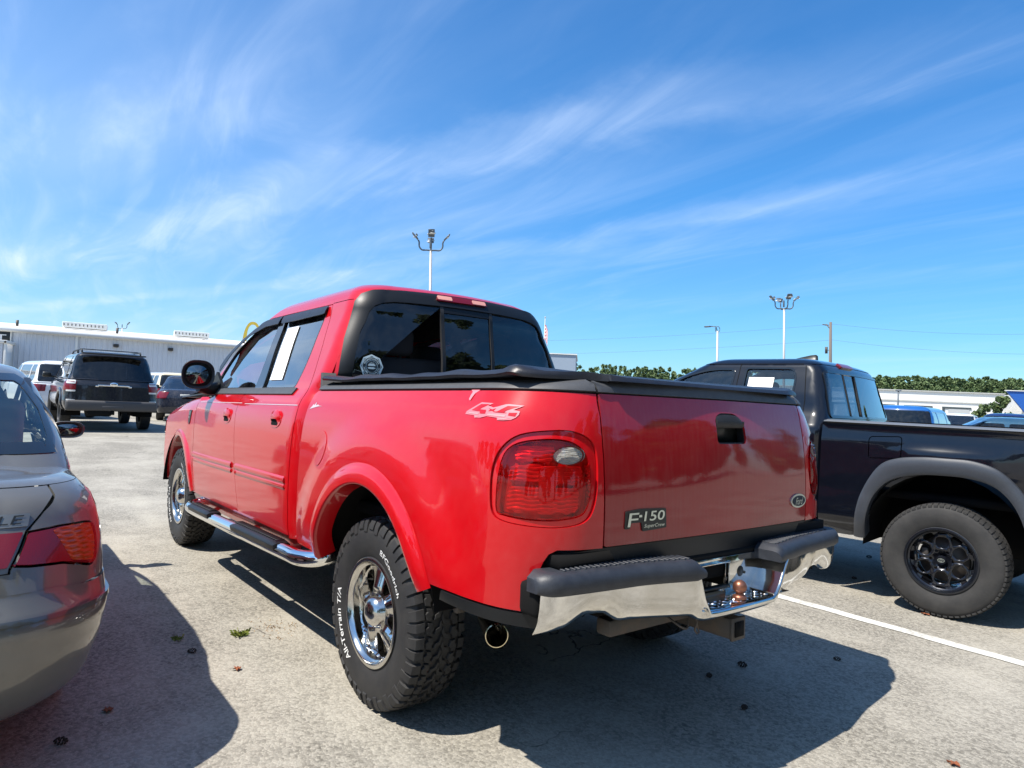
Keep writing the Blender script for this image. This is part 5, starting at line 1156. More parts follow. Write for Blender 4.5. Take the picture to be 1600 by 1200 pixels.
for x, h, wd in ((1.50, .0, .012), (1.42, .022, .018), (1.32, .045, .021), (1.24, .062, .022), (1.20, .066, .018), (1.185, .055, .014), (1.18, 0, .014)): rings.append([(x, -wd, 1.805), (x, -wd*.5, 1.805+h), (x, wd*.5, 1.805+h), (x, wd, 1.805)])
b.loft(rings, closed=False, capb=True); b.build('roof_antenna', BDK, TK)
panel('windshield', TK, symf(tcab), rpoly([(.70, 1.33), (.49, 1.745), (-.49, 1.745), (-.70, 1.33)], .04), GL_S, step=.08, rim=False, sgn=1)
b = MB(); b.box((3.45, 0, 1.12), (1.5, 1.62, .22), .10, 4); b.build('hood', BLK, TK, auto=60)
b = MB(); b.box((4.15, 0, .75), (.35, 1.75, .5), .12, 4); b.build('front_end', BLK, TK, auto=60)
b = MB(); b.box((2.0, 0, .60), (2.2, 1.6, .05)); b.box((.87, 0, .9), (.03, 1.55, .7)); b.build('cab_floor', INT, TK)
b = MB(); b.box((-.2, 0, .78), (1.9, 1.5, .05)); b.box((1.5, 0, .48), (4.6, .9, .12), .02); b.build('chassis', DARK, TK)
for y in (.38, -.38):
    b = MB(); b.box((2.05, y, .95), (.5, .5, .18), .06, 3); b.box((1.80, y, 1.22), (.15, .48, .56), .06, 3); b.box((1.77, y, 1.56), (.1, .26, .16), .04, 3); b.build('seat', SEATM, TK, auto=50)
b = MB(); b.box((2.55, 0, 1.15), (.35, 1.5, .22), .06, 3); b.build('dashboard', INT, TK, auto=50)
for s in (1, -1):
    b = MB(); b.box((2.62, s*1.02, 1.30), (.12, .22, .17), .05, 3); b.tube([(2.66, s*.84, 1.26), (2.64, s*.95, 1.27)], .03, 8); b.build('door_mirror', BLK, TK, auto=60)
# wheel: black alloy, six loops and outer webs
def black_wheel(parent, loc):
    Rr, hw, Ro = .212, .120, .384
    b = MB(); rim_base(b, Rr, hw, .1); w_ = b.build('wheel', mat('black_alloy', (.012, .014, .020), .26, .5, coat=.6), parent, auto=40); w_.location = loc
    m = _M['black_alloy']
    def face(u, v):
        u, v = np.broadcast_arrays(np.asarray(u, float), np.asarray(v, float)); r_ = np.hypot(u, v); th = np.arctan2(v, u); k = np.round((th-math.pi/2)/(math.pi/3)); d = th-math.pi/2-k*math.pi/3
        cx, cy = .118*np.cos(math.pi/2+k*math.pi/3), .118*np.sin(math.pi/2+k*math.pi/3); rho = np.hypot(u-cx, v-cy)
        return np.stack([u, .078-.012*sst(.06, .03, r_)-.014*np.abs(np.clip((rho-.050)/.02, -1, 1))+.012*sst(.17, .205, r_), v], -1)
    holes = []
    for k in range(6):
        c0 = math.pi/2+k*math.pi/3; a_, b_ = math.cos(c0), math.sin(c0)
        def tr(p): return (p[0]*a_-p[1]*b_, p[0]*b_+p[1]*a_)
        holes.append(spline([tr(p) for p in [(.080, 0), (.086, .026), (.115, .040), (.148, .034), (.157, 0), (.148, -.034), (.115, -.040), (.086, -.026)]], 4))
        holes.append(rpoly([tr(p) for p in [(.176, -.020), (.176, .020), (.188, .042), (.192, .0), (.188, -.042)]], .006))
        c1 = c0+math.pi/6; a_, b_ = math.cos(c1), math.sin(c1)
        holes.append(rpoly([tr(p) for p in [(.118, 0), (.160, .036), (.188, .030), (.192, 0), (.188, -.030), (.160, -.036)]], .010))
        holes.append([tr((.066+.010*math.cos(t), .010*math.sin(t))) for t in np.linspace(0, 2*math.pi, 12, endpoint=False)])
    spoked('spoke_face', w_, m, face, .203, holes, step=.012, depth=.022)
    d = MB(); d.lathe([(0, .088), (.026, .088), (.031, .082), (.032, .07)], 28); cc = d.build('centre_cap', m, w_, auto=40)
    d = MB(); rg_ = []
    d.add(*ringmesh(.021, .0135, .0895, .022, .9)); d.add(*ringmesh(.008, .012, .0897, .0035, 1)); d.build('cap_emblem', BADGE, cc)
    d = MB(); d.lathe([(0, .0), (.15, .0), (.155, -.01), (.155, -.08), (0, -.08)], 32)
    d.box((.11, .01, .02), (.05, .06, .09), .01); d.build('brake_disc', STEEL, w_)
    tyre_road(w_, TYREG, Ro, Rr, hw, 66)
    return w_
def ringmesh(a, b_, y, t, k):
    V = []; n = 28
    for i in range(n):
        an = 2*math.pi*i/n; V += [(a*math.cos(an), y, b_*math.sin(an)), ((a-.0035)*math.cos(an), y, (b_-.003)*math.sin(an))]
    return V, [(2*i, 2*i+1, (2*i+3) % (2*n), (2*i+2) % (2*n)) for i in range(n)]
BW = black_wheel(TK, (0, .80, .384))
for x, y, rz in ((3.235, .80, 0), (0, -.80, math.pi), (3.235, -.80, math.pi)): copy_wheel(BW, TK, (x, y, .384), rz)
# ================================================================ generic cars standing further off
def low_wheel(parent, loc, Ro, hw, rimm, rz=0):
    Rr = Ro*.62; b = MB(); rim_base(b, Rr, hw, .1); w_ = b.build('wheel', rimm, parent, auto=40); w_.location = loc; w_.rotation_euler = (0, 0, rz)
    def face(u, v): u, v = np.broadcast_arrays(np.asarray(u, float), np.asarray(v, float)); r_ = np.hypot(u, v); return np.stack([u, hw*.55+.02*sst(.03, .0, r_)+.02*sst(Rr*.7, Rr, r_), v], -1)
    holes = []
    for k in range(6):
        c0 = k*math.pi/3; holes.append(spline([(r_*Rr*math.cos(c0+a), r_*Rr*math.sin(c0+a)) for r_, a in ((.32, 0), (.5, .28), (.85, .36), (.90, 0), (.85, -.36), (.5, -.28))], 3))
    spoked('spoke_face', w_, rimm, face, Rr*.97, holes, step=.04, depth=.02)
    d = MB(); d.lathe([(0, 0), (Rr*.8, 0), (Rr*.8, -.05), (0, -.05)], 20); d.build('brake_disc', DARK, w_)
    tyre_road(w_, TYRE, Ro, Rr, hw, 40, Ro > .38); return w_
def car(name, label, cat, loc, yaw, pm, L_=4.6, W=1.84, H=1.70, wb=2.7, Ro=.35, rear=.95, belt=1.05, clear=.24, style='suv', glass=None, group=None, rimm=None, lampc=None, rw_slope=.22, hood=1.02, deck=None, trim=None, lampw=.32):
    glass = glass or GL_D; rimm = rimm or mat('silver_wheel', (.45, .45, .45), .35, .7); lampc = lampc or LREDS; trim = trim or pm
    C = thing(name, label, cat, loc, (0, 0, yaw), group); hwid = W/2; xr = -rear; xf = L_-rear
    zb = belt-.06
    if style == 'sedan': spine_rear = None
    sec = [(hwid-.10, clear), (hwid-.03, clear+.12), (hwid, .62), (hwid-.005, .80), (hwid-.04, zb), (hwid-.10, belt), (hwid-.30, belt+.03), (0, belt+.04)]
    drop = (belt-hood)
    ln = Ring(sec, lambda v: np.interp(v, [clear, .5, .75, zb, belt+.1, belt+.9], [xr+.10, xr, xr+.02, xr+(.05 if style == 'suv' else .08), xr+.22, xr+1.0]), const(.22 if style == 'suv' else .30), lambda v: np.interp(v, [clear, .5, .8, zb, belt+.1, belt+.9], [xf-.10, xf, xf-.02, xf-.15, xf-.35, xf-1.2]), const(.35), crown=.05, fcrown=.15,
              taper=lambda q: .03*np.clip(np.asarray(q)-(xf-1.6), 0, 2)**2, dz=lambda x, v: -drop*sst(wb-.9, xf, x)*sst(.8, belt, v), vt=zb+.01)
    gx0 = xr+.10 if style == 'suv' else xr+.55; wsb = wb-.35
    gsec = [(hwid-.07, belt-.02), (hwid-.12, belt+.10), (hwid-.20, H-.22), (hwid-.25, H-.11), (hwid-.34, H-.045), (hwid-.55, H-.01), (0, H)]
    vtop = H-.11
    rt = xr+.10+rw_slope if style == 'suv' else xr+1.25
    gr = Ring(gsec, lambda v: np.interp(v, [belt-.02, vtop, H+.05, H+hwid-.3], [gx0, rt, rt+.12, rt+.9]), const(.13), lambda v: np.interp(v, [belt-.02, vtop, H+.05, H+hwid-.3], [wsb+.35, wsb-.40, wsb-.55, wsb-1.1]), const(.16), crown=.06, fcrown=.12, vt=vtop+.005)
    lR = sym(ln); gR = sym(gr); lF = symf(ln); gF = symf(gr)
    ra, sr = Ro+.06, .30
    side = [(xr+sr, zb)]+[(x, zb) for x in np.linspace(xr+sr+.2, xf-.5, 12)]+[(xf-.38, zb-.02), (xf-.38, clear+.05)]
    bot = [(wb+ra*math.cos(a), Ro+ra*math.sin(a)) for a in np.linspace(R(-12), R(192), 18)]+[(wb-ra-.1, clear+.02), (ra+.1, clear+.02)]+[(ra*math.cos(a), Ro+ra*math.sin(a)) for a in np.linspace(R(-12), R(192), 18)]
    side = side+bot+[(xr+sr, clear+.06)]
    tail = np.array([(hwid+.02-.08, .55), (hwid-.02, belt-.06), (-hwid+.02, belt-.06), (-hwid-.02+.08, .55)])
    for mi in both:
        s = -1 if mi else 1
        sd = panel('body_side', C, ln, np.array(side), pm, step=.12, mir=mi, rim=False)
        panel('rear_quarter', C, ln, [(xr+sr+.002, clear+.06), (xr+sr+.002, zb)]+[(float(ln.rear_q(0, v)), v) for v in np.linspace(zb, clear+.1, 6)], pm, step=.10, mir=mi, rim=False)
        panel('nose', C, ln, [(xf-.385, clear+.05), (xf-.385, zb-.02)]+[(float(ln.front_q(0, v)), v) for v in np.linspace(zb-.02, clear+.1, 6)], pm, step=.12, mir=mi, rim=False)
        # lamps wrap the rear corner
        l0 = float(ln.rear_q(hwid-lampw, .85)); pl = rpoly([(xr+.26, belt-.28), (xr+.20, belt-.06), (l0, belt-.07), (l0-.02, belt-.26)], .03)
        panel('tail_light', C, ln, pl, lampc, step=.05, mir=mi, w=.008)
        f0 = float(ln.front_q(hwid-.45, .75)); panel('headlight', C, ln, rpoly([(xf-.42, .66), (xf-.45, .80), (f0, .82), (f0, .68)], .03), LWHT, step=.06, mir=mi, w=.008)
        # side glass in three lights
        zl, zh = belt+.03, H-.15
        xs = [gx0+.30, gx0+1.05 if style == 'suv' else gx0+1.25, wb-1.18, wb-.28]
        if style == 'suv': lights = [(xs[0], xs[1]-.10, .12, 0), (xs[1], xs[2]-.04, 0, 0), (xs[2]+.04, xs[3]+.05, 0, .50)]
        else: lights = [(gx0+.45, xs[2]-.04, .45, 0), (xs[2]+.04, xs[3]+.05, 0, .50)]
        polys = [rpoly([(b_, zl), (b_-fr, zh), (a+bk_, zh), (a, zl)], .05) for a, b_, bk_, fr in lights]
        top = [(float(gr.XF(v))-.10, v) for v in np.linspace(belt-.01, vtop, 6)]
        bt = [(float(gr.XR(v))+.11, v) for v in np.linspace(vtop, belt-.01, 6)]
        gh_ = panel('upper_side', C, gr, np.array(top+bt), pm, polys, step=.10, mir=mi, depth=.02)
        for p in polys: panel('side_window', gh_, gr, p, GL_S if glass is GL_S else glass, step=.15, mir=mi, w=-.006, rim=False)
        b = MB(); b.box((wb-.35, s*(hwid+.10), belt+.07), (.12, .20, .14), .04, 2); b.tube([(wb-.32, s*(hwid-.08), belt+.02), (wb-.34, s*(hwid+.04), belt+.04)], .03, 6); b.build('door_mirror', BDK, C, auto=60)
        b = MB(); b.box((wb/2-.15, s*(hwid+.004), .84), (.20, .02, .03), .008); b.box((wb/2-1.05, s*(hwid+.004), .84), (.20, .02, .03), .008)
        for sx in (0, wb): rings = [[(sx+ra*math.cos(a), s*y, Ro+ra*math.sin(a)) for a in np.linspace(R(-8), R(188), 16)] for y in (hwid-.01, hwid-.4)]; ww = MB(); ww.loft(rings, closed=False); ww.plate([(p[0], p[2]) for p in rings[0]], s*(hwid-.4), 1, .004); ww.build('wheel_well', DARK, C)
        low_wheel(C, (0, s*(hwid-.12), Ro), Ro, .11, rimm, 0 if s > 0 else math.pi); low_wheel(C, (wb, s*(hwid-.12), Ro), Ro, .11, rimm, 0 if s > 0 else math.pi)
    cap('hood', C, ln, zb-.005, float(ln.v[-1]), 10, lambda v: float(ln.rear_q(0., v)), lambda v: float(ln.front_q(0., v)), 40, pm)
    cap('roof', C, gr, vtop-.005, float(gr.v[-1]), 10, lambda v: float(gr.rear_q(0., v)), lambda v: float(gr.front_q(0., v)), 40, pm)
    g1 = rpoly([(hwid-.14, belt+.02), (hwid-.235, vtop-.02), (-hwid+.235, vtop-.02), (-hwid+.14, belt+.02)], .06)
    panel('rear_window', C, gR, g1, glass, step=.15, w=.0, rim=False); panel('windshield', C, gF, rpoly([(hwid-.12, belt), (hwid-.25, vtop-.0), (-hwid+.25, vtop), (-hwid+.12, belt)], .05), GL_S, step=.15, w=.002, rim=False, sgn=1)
    panel('tail_surround', C, gR, [(hwid-.02, belt-.01), (hwid-.18, vtop+.03), (-hwid+.18, vtop+.03), (-hwid+.02, belt-.01)], pm, [inset(g1, .004)], step=.08, w=-.003)
    b = MB(); b.box((wb/2+.1, 0, .55), (wb+.5, W-.35, .1)); b.box((wb/2, 0, clear+.12), (L_-.9, W-.7, .16), .04); b.build('underbody', DARK, C)
    b = MB()
    for x in (.55, wb-1.0):
        for y in (-.36, .36): b.box((x, y, .90), (.16, .48, .62), .06); b.box((x-.02, y, belt+.27), (.09, .25, .16), .04)
    b.build('seats', SEATM, C)
    b = MB(); b.box((xr+.012, 0, .80), (.03, .5, .12), .01); b.build('number_plate', mat('plate', (.55, .55, .52), .5), C)
    return C, ln, gr, lR, gR
SIL = mat('silver_wheel', (.45, .45, .45), .35, .7)
# charcoal off-road SUV
C4, l4, g4, l4R, g4R = car('suv', 'charcoal grey SUV with roof rails seen from behind, ahead of the red pickup', 'SUV', (16.4, -.16, .14), 0, CHAR, L_=4.82, W=1.90, H=1.86, wb=2.79, Ro=.405, rear=1.10, belt=1.20, clear=.42, glass=GL_D, rimm=mat('dark_wheel', (.03, .03, .032), .4, .5), rw_slope=.24, hood=1.12, lampc=LREDS, lampw=.20)
for s in (1, -1):
    sh_ = lambda a, b_: rpoly([(s*(.93), a), (s*.93, b_), (s*.735, b_), (s*.735, a)], .02)
    panel('lamp_clear', C4, l4R, sh_(1.07, 1.16), LWHT, step=.05, w=.014); panel('lamp_chrome', C4, l4R, sh_(.90, .935), LWHT, step=.05, w=.012)
    panel('bumper_reflector', C4, l4R, rpoly([(s*.90, .70), (s*.90, .73), (s*.74, .73), (s*.74, .70)], .008), LWHT, step=.05, w=.03)
    b = MB(); z = 1.845; b.tube([(-.55, s*.60, z-.03), (-.50, s*.60, z+.035), (.2, s*.60, z+.045), (1.2, s*.60, z+.03), (1.5, s*.60, z-.02)], .018, 8); b.tube([(.3, s*.60, z-.03), (.3, s*.60, z+.04)], .02, 6); b.build('roof_rail', BDK, C4)
    flare_poly(l4, [(.56, .50), (.53, .72), (.40, .88), (.2, .955), (0, .97), (-.2, .955), (-.40, .88), (-.53, .72), (-.56, .50)], [(.47, .50), (.45, .66), (.34, .79), (.18, .86), (0, .88), (-.18, .86), (-.34, .79), (-.45, .66), (-.47, .50)], s < 0, C4, CHAR, .03)
b = MB(); b.box((-.20, 0, 1.90), (.03, 1.22, .02), .008); b.box((-.93, 0, 1.785), (.18, 1.30, .03), .012); b.build('roof_spoiler', BDK, C4)
b = MB(); b.box((-1.115, 0, .60), (.12, 1.84, .24), .06, 3); b.box((-1.16, 0, .565), (.05, .42, .07), .01); b.build('rear_bumper', mat('bumper_grey', (.055, .055, .057), .6, bump=(120, .2, .002)), C4, auto=50)
b = MB(); b.box((-1.05, 0, .715), (.08, 1.66, .035), .01); b.box((-1.01, .745, .90), (.02, .008, .40)); b.box((-1.01, -.745, .90), (.02, .008, .40)); b.build('tailgate_gap', DARK, C4)
b = MB(); b.box((-1.13, 0, 1.065), (.02, .64, .035), .01); b.box((-1.13, .33, 1.045), (.02, .07, .035), .01, 2, ); b.box((-1.13, -.33, 1.045), (.02, .07, .035), .01); b.build('garnish_bar', CHROME2, C4, auto=40)
b = MB(); b.add([(-1.15, x, 1.09+z) for _, x, z in []], []); b.ball((-1.145, 0, 1.095), .062, 16, sq=(.25, 1.35, .8)); b.build('oval_emblem', CHROME2, C4)
b = MB(); b.box((-.95, .25, .45), (.4, .5, .18), .06); b.box((-1.1, 0, .44), (.15, .08, .08), .01); b.build('spare_carrier', DARK, C4)
# white SUV behind it
car('suv', 'white SUV with red tail lamp beyond the grey SUV near the shed wall', 'SUV', (22.0, .30, .14), R(8), paint('white_paint', (.72, .73, .74), dust=.03), L_=4.6, W=1.86, H=1.70, wb=2.7, glass=GL_D, rw_slope=.30)
car('suv', 'cream-roofed SUV with dark glass half hidden between the grey SUV and dark sedan', 'SUV', (27.2, -3.9, .14), R(4), paint('cream_paint', (.70, .62, .44), dust=.03), L_=4.4, W=1.80, H=1.62, wb=2.6, glass=GL_D)
car('sedan', 'dark blue sedan half hidden by the front of the red pickup', 'sedan', (21.2, -3.10, .14), R(-12), paint('ink_paint', (.015, .02, .035), dust=.08), L_=4.7, W=1.82, H=1.46, wb=2.75, belt=.98, clear=.20, Ro=.33, style='sedan', glass=GL_S, hood=.9)
# the cars beyond the black pickup
BLU = paint('blue_paint', (.010, .10, .34), dust=.02); NAV = paint('navy_paint', (.008, .022, .10), dust=.02); TEAL = paint('steel_blue_paint', (.03, .09, .15), dust=.04, metal=.3)
car('suv', 'bright blue SUV with dark rear window beyond the black pickup bed', 'SUV', (4.72, -15.95, 0), R(-78), BLU, L_=4.55, W=1.84, H=1.66, wb=2.65, glass=GL_D, group='cars beyond the black pickup')
car('suv', 'navy SUV facing the camera beyond the black pickup bed', 'SUV', (6.1, -30.8, 0), R(84), NAV, L_=4.6, W=1.84, H=1.72, wb=2.7, glass=GL_S, group='cars beyond the black pickup')
car('hatchback', 'steel blue hatchback with curved roof at the right edge', 'hatchback', (1.2, -16.2, 0), R(22), TEAL, L_=4.3, W=1.80, H=1.47, wb=2.6, belt=.98, clear=.18, Ro=.32, glass=GL_D, hood=.9, group='cars beyond the black pickup')
car('suv', 'white SUV showing between the blue SUV and the navy SUV', 'SUV', (10.2, -36.2, 0), R(104), _M['white_paint'], L_=4.6, W=1.84, H=1.70, wb=2.7, glass=GL_D, group='cars beyond the black pickup')
# ================================================================ buildings
WALLM = mat('ribbed_steel_wall', (.62, .65, .69), .5, .1, noise=(1.5, .5, (.54, .57, .61)))
WHT = mat('white_metal', (.78, .77, .72), .5, noise=(.8, .5, (.66, .64, .58)))
STUC = mat('store_stucco', (.80, .79, .74), .8, noise=(.3, .4, (.72, .70, .64)))
GLZ = mat('shop_glass', (.05, .06, .065), .15, spec=.8)
def shed():
    a = Vector((56.9, 14, 0)); b_ = Vector((50.6, -22, 0)); d = (b_-a); Ln = d.length; d.normalize(); n = Vector((-d.y, d.x, 0)); n = n if n.x < 0 else -n
    yaw = math.atan2(d.y, d.x)
    Tn = thing('warehouse', 'long low grey ribbed-metal shed with white roof edge behind the parked cars', 'building', (a.x, a.y, .10), (0, 0, yaw))
    # local: x along the wall, +y outwards to the camera
    s = 1 if Vector((-math.sin(yaw), math.cos(yaw), 0)).dot(n) > 0 else -1
    H = 4.25; P = []; x = 0
    while x < Ln:
        P += [(x, 0), (x+.20, 0), (x+.235, .05), (x+.285, .05), (x+.32, 0)]; x += .32
    V = [(p[0], s*p[1], z) for z in (0, H) for p in P]; k = len(P)
    mesh('wall', V, [(i, i+1, k+i+1, k+i) for i in range(k-1)], WALLM, Tn, False)
    b = MB(); b.box((Ln/2, -s*6, H/2), (Ln-.2, 11.8, H-.1)); b.build('wall', WALLM, Tn, False)
    b = MB(); b.plate([(s*.35, H-.08), (s*.35, H+.20), (-s*8, H+1.00), (-s*8, H+.7), (s*.0, H-.08)], 0, 0, Ln); b.build('roof', WHT, Tn, False)
    b = MB(); b.box((Ln/2, s*.42, H+.06), (Ln, .16, .20), .05); b.build('gutter', mat('gutter_grey', (.55, .56, .56), .5), Tn)
    for x in (17.3, 28.2): b = MB(); b.box((x, s*.12, H/2), (.16, .12, H), .02); b.build('downspout', WHT, Tn)
    for x in (19.7, 23.2): b = MB(); b.box((x, s*.15, 3.72), (.34, .2, .22), .03); b.tube([(x, s*.28, 3.70), (x, s*.30, 3.60)], .10, 10); b.build('wall_lamp', STEEL, Tn)
    for x, w_ in ((21.0, 2.9), (28.4, 2.6)):
        b = MB(); b.box((x-3.6, -s*5.0, H+1.02), (w_, 1.2, .42), .03); o = b.build('ridge_vent', WHT, Tn, False)
        b = MB()
        for i in range(int(w_/.25)): b.box((x-3.6-w_/2+.12+i*.25, -s*4.38, H+1.02), (.05, .04, .16))
        b.build('vent_louvre', STEEL, o, False)
    for x in (14.4, 20.6, 29.6, 26.6): b = MB(); b.tube([(x-1, -s*3.0, H+.3), (x-1, -s*3.0, H+.95 if x != 26.6 else H+.55)], .09, 8); b.build('vent_pipe', STEEL, Tn)
    # lower annex at the left with white trim
    b = MB(); P = []; x = 0
    while x < 13.3: P += [(x, 0), (x+.22, 0), (x+.26, .06), (x+.34, .06), (x+.38, 0)]; x += .38
    k = len(P); mesh('annex_wall', [(p[0]+.3, s*(3.0+p[1]), z) for z in (0, 3.3) for p in P], [(i, i+1, k+i+1, k+i) for i in range(k-1)], WALLM, Tn, False)
    b = MB(); b.box((6.9, s*1.55, 3.36), (13.8, 3.2, .20), .03); b.box((13.7, s*1.5, 1.65), (.08, 3.0, 3.3)); b.box((13.7, s*3.02, 1.65), (.16, .10, 3.3), .02); b.build('annex_roof', WHT, Tn)
    b = MB(); b.ball((13.7, s*3.1, 3.35), .09, 8); b.build('annex_lamp', BDK, Tn)
    # dark sign board with white letters, mostly outside the frame
    sg = thing('sign_board', 'black sign board with white letters on the shed wall at the left edge', 'sign', tuple(a+d*13.5+n*.15)[:2]+(3.75,), (0, 0, yaw))
    b = MB(); b.box((-3.0, s*.02, .10), (6.0, .08, .80), .01); b.build('board', BDK, sg); b = MB(); b.box((-3.0, s*.01, .10), (6.15, .06, .95), .01); b.build('board_frame', WHT, sg)
    fl = flatskin((-5.85 if s < 0 else 0, s*.075, -.10), (1, 0, 0), (0, 0, 1))
    # text reads left to right for the camera
    right = Vector((math.sin(YAW), -math.cos(YAW), 0)); sx = 1 if right.dot(d) > 0 else -1
    F_ = flatskin((-5.7 if sx > 0 else -.15, s*.075, -.12), (sx, 0, 0), (0, 0, 1)); V = []; Fc = []; decal('', None, F_, 'CHEVROLET', 0, 0, .42, None, wid=5.5, w=0, adv=1, sgn=1, V=V, Fc=Fc); mesh('board_letters', V, Fc, WHITE, sg, False)
shed()
# pale block right of the cab
b = MB(); b.box((0, 0, 3.75), (14, 9, 7.5)); g = thing('building', 'plain pale blue-grey block building just right of the red pickup cab', 'building', (70, -60.2, 0), (0, 0, R(-44))); b.build('wall', mat('block_wall', (.27, .33, .40), .7), g, False); b = MB(); b.box((0, 0, 7.54), (14.3, 9.3, .12)); b.build('parapet', WHT, g, False)
# long white store on the right
def store():
    a = Vector((66, -106, 0)); b_ = Vector((34.8, -128.2, 0)); d = b_-a; Ln = d.length; d.normalize(); yaw = math.atan2(d.y, d.x)
    St = thing('store_building', 'long white flat-roofed store building in front of the wooded ridge', 'building', (a.x, a.y, 0), (0, 0, yaw)); s = -1 if Vector((-math.sin(yaw), math.cos(yaw), 0)).dot(Vector(CAM)-a) < 0 else 1
    b = MB(); b.box((Ln/2, -s*8.05, 3.0), (Ln, 16, 6.0)); b.build('wall', STUC, St, False)
    b = MB(); b.box((Ln/2, s*.06, 4.35), (Ln, .10, .12)); b.box((Ln/2, s*.05, 6.02), (Ln+.2, .3, .14)); b.build('cornice', mat('cornice', (.50, .50, .47), .7), St, False)
    x = 1.5; k = 0
    while x < Ln-4:
        w_ = 4.2; b = MB(); b.box((x+w_/2, s*.03, 3.42), (w_, .10, .28)); b.box((x+.2, s*.03, 1.7), (.35, .1, 3.4)); aw = b.build('window_bay', GLZ, St, False)
        b = MB(); b.box((x+w_/2+.3, s*.02, 2.3), (w_-1.2, .06, 1.9)); b.build('shop_window', GLZ if k % 3 == 1 else mat('shop_screen', (.46, .47, .46), .5), aw, False); x += 5.6; k += 1
    # blue fascia of the next shop, tapering corner, white script on it
    Bl = thing('store_building', 'blue-fronted shop with white script lettering at the right edge', 'building', tuple(b_)[:2]+(0,), (0, 0, yaw-R(6)))
    bm = mat('fascia_blue', (.012, .09, .36), .5); b = MB(); b.plate([(0, 6.5), (26, 6.5), (26, 2.9), (2.7, 2.9)], s*1.2-.0, 1, -s*.6); b.build('fascia', bm, Bl, False)
    b = MB(); b.box((14.2, -s*6, 3.1), (23, 12, 6.2)); b.build('wall', STUC, Bl, False); b = MB(); b.box((13.0, s*.9, 6.56), (26.2, 1.0, .12)); b.build('coping', WHT, Bl, False); b = MB(); b.box((7.2, s*.3, 1.5), (4.5, .2, 2.6)); b.build('brick_panel', mat('orange_brick', (.45, .20, .07), .8), Bl, False)
    F_ = flatskin((4.3, s*1.22, 4.75), (1, 0, 0), (0, 0, 1)); V = []; Fc = []; decal('', None, F_, 'Maurices', 0, 0, 1.0, None, wid=9, w=0, adv=1, sgn=1, shear=.35, off=.02, V=V, Fc=Fc)
    mesh('fascia_letters', V, Fc, WHITE, Bl, False)
store()
# golden arches sign
def arches():
    c = Vector((88.6, -27.0, 0)); vd = (c-Vector(CAM)); vd.z = 0; vd.normalize(); r_ = Vector((vd.y, -vd.x, 0)); yaw = math.atan2(r_.y, r_.x)
    A = thing('restaurant_sign', 'yellow double-arch sign rising behind the shed by the red cab', 'sign', (c.x, c.y, 0), (0, 0, yaw)); b = MB(); YEL = mat('arch_yellow', (.80, .56, .06), .4)
    for x0 in (-1.25, 1.25):
        pts = [(x0+.95*math.copysign(abs(math.cos(a))**.85, math.cos(a)), 7.0+2.7*math.sin(a)**.9 if math.sin(a) > 0 else 7.0) for a in np.linspace(math.pi, 0, 27)]
        V = []; F = []
        for i, (x, z) in enumerate(pts):
            t = i/26; w_ = .26-.08*math.sin(math.pi*t); nx, nz = (x-x0), (z-7.0)*.5; l = math.hypot(nx, nz) or 1; nx /= l; nz /= l
            for dy, k in ((-.25, -w_), (-.25, w_), (.25, w_), (.25, -w_)): V.append((x+nx*k, dy, z+nz*k))
        for i in range(26):
            for j in range(4): F.append((i*4+j, i*4+(j+1) % 4, (i+1)*4+(j+1) % 4, (i+1)*4+j))
        bb = MB(); bb.add(V, F); bb.build('arch', YEL, A, False)
    b.box((0, 0, 3.6), (.5, .5, 7.2)); b.box((0, 0, 6.7), (5.2, .4, .8)); b.build('sign_post', mat('post_grey', (.3, .3, .3), .5), A, False)
arches()
# ================================================================ light poles
POLE = mat('galvanised_pole', (.52, .51, .49), .5, .3); ARM = mat('lamp_arm', (.10, .12, .14), .5, .4); LED = mat('lamp_face', (.62, .62, .58), .4)
LEAN = R(2.0)
def lampmast(x, y, H, label, yaw, n=4, r_=.085, group='tall car-park light masts', scale=.68):
    P = thing('light_pole', label, 'light pole', (x, y, 0), (0, 0, 0), group); 
    b = MB(); b.tube([(0, 0, 0), (0, 0, .6)], .22, 12); b.tube([(0, 0, .5), (0, 0, H)], [r_*1.25, r_*.8], 12); b.build('pole', POLE, P)
    for k in range(n):
        a = yaw+k*2*math.pi/n; ca, sa = math.cos(a), math.sin(a); A = lambda u, z: (u*ca*scale, u*sa*scale, H+(z-H)*scale)
        b = MB(); b.tube(spline([A(0, H-.05), A(.35, H-.03), A(.75, H-.02), A(.98, H+.25), A(1.0, H+.62), A(1.08, H+.80)], 5, False), .045, 8); am = b.build('lamp_arm', ARM, P)
        M_ = Matrix.Translation(A(1.34, H+1.12)) @ Matrix.Rotation(a, 4, 'Z') @ Matrix.Rotation(R(-48), 4, 'Y'); b = MB(); b.box((0, 0, 0), (.50, .36, .06), .02, 1, M_); b.box((-.18, 0, .05), (.14, .18, .07), .02, 1, M_); lh = b.build('lamp_head', ARM, am); b = MB()
        for i in range(4): b.box((-.165+.11*i, 0, -.034), (.075, .29, .012), 0, 1, M_)
        b.build('lamp_face', LED, lh)
    b = MB(); b.box((.02, .02, H+.35), (.10, .10, .5), .02); b.build('sensor', ARM, P); P.rotation_euler = (R(-1.6), R(1.2), 0); return P
cam_yaw = YAW
def along(px, dist):  # ground point under a bearing given in photo pixels
    a = YAW-math.atan((px-800)/FOC); return CAM[0]+dist*math.cos(a), CAM[1]+dist*math.sin(a)
x_, y_ = along(672, 39.5); lampmast(x_, y_, 9.75, 'light mast with four floodlights rising behind the red pickup roof', YAW-math.pi/2+R(8))
x_, y_ = along(1227, 55); lampmast(x_, y_, 9.15, 'light mast with four floodlights behind the black pickup roof', YAW-math.pi/2)
x_, y_ = along(190, 118); lampmast(x_, y_, 9.2, 'light mast whose floodlights just clear the shed roof', YAW-math.pi/2+R(3), n=2)
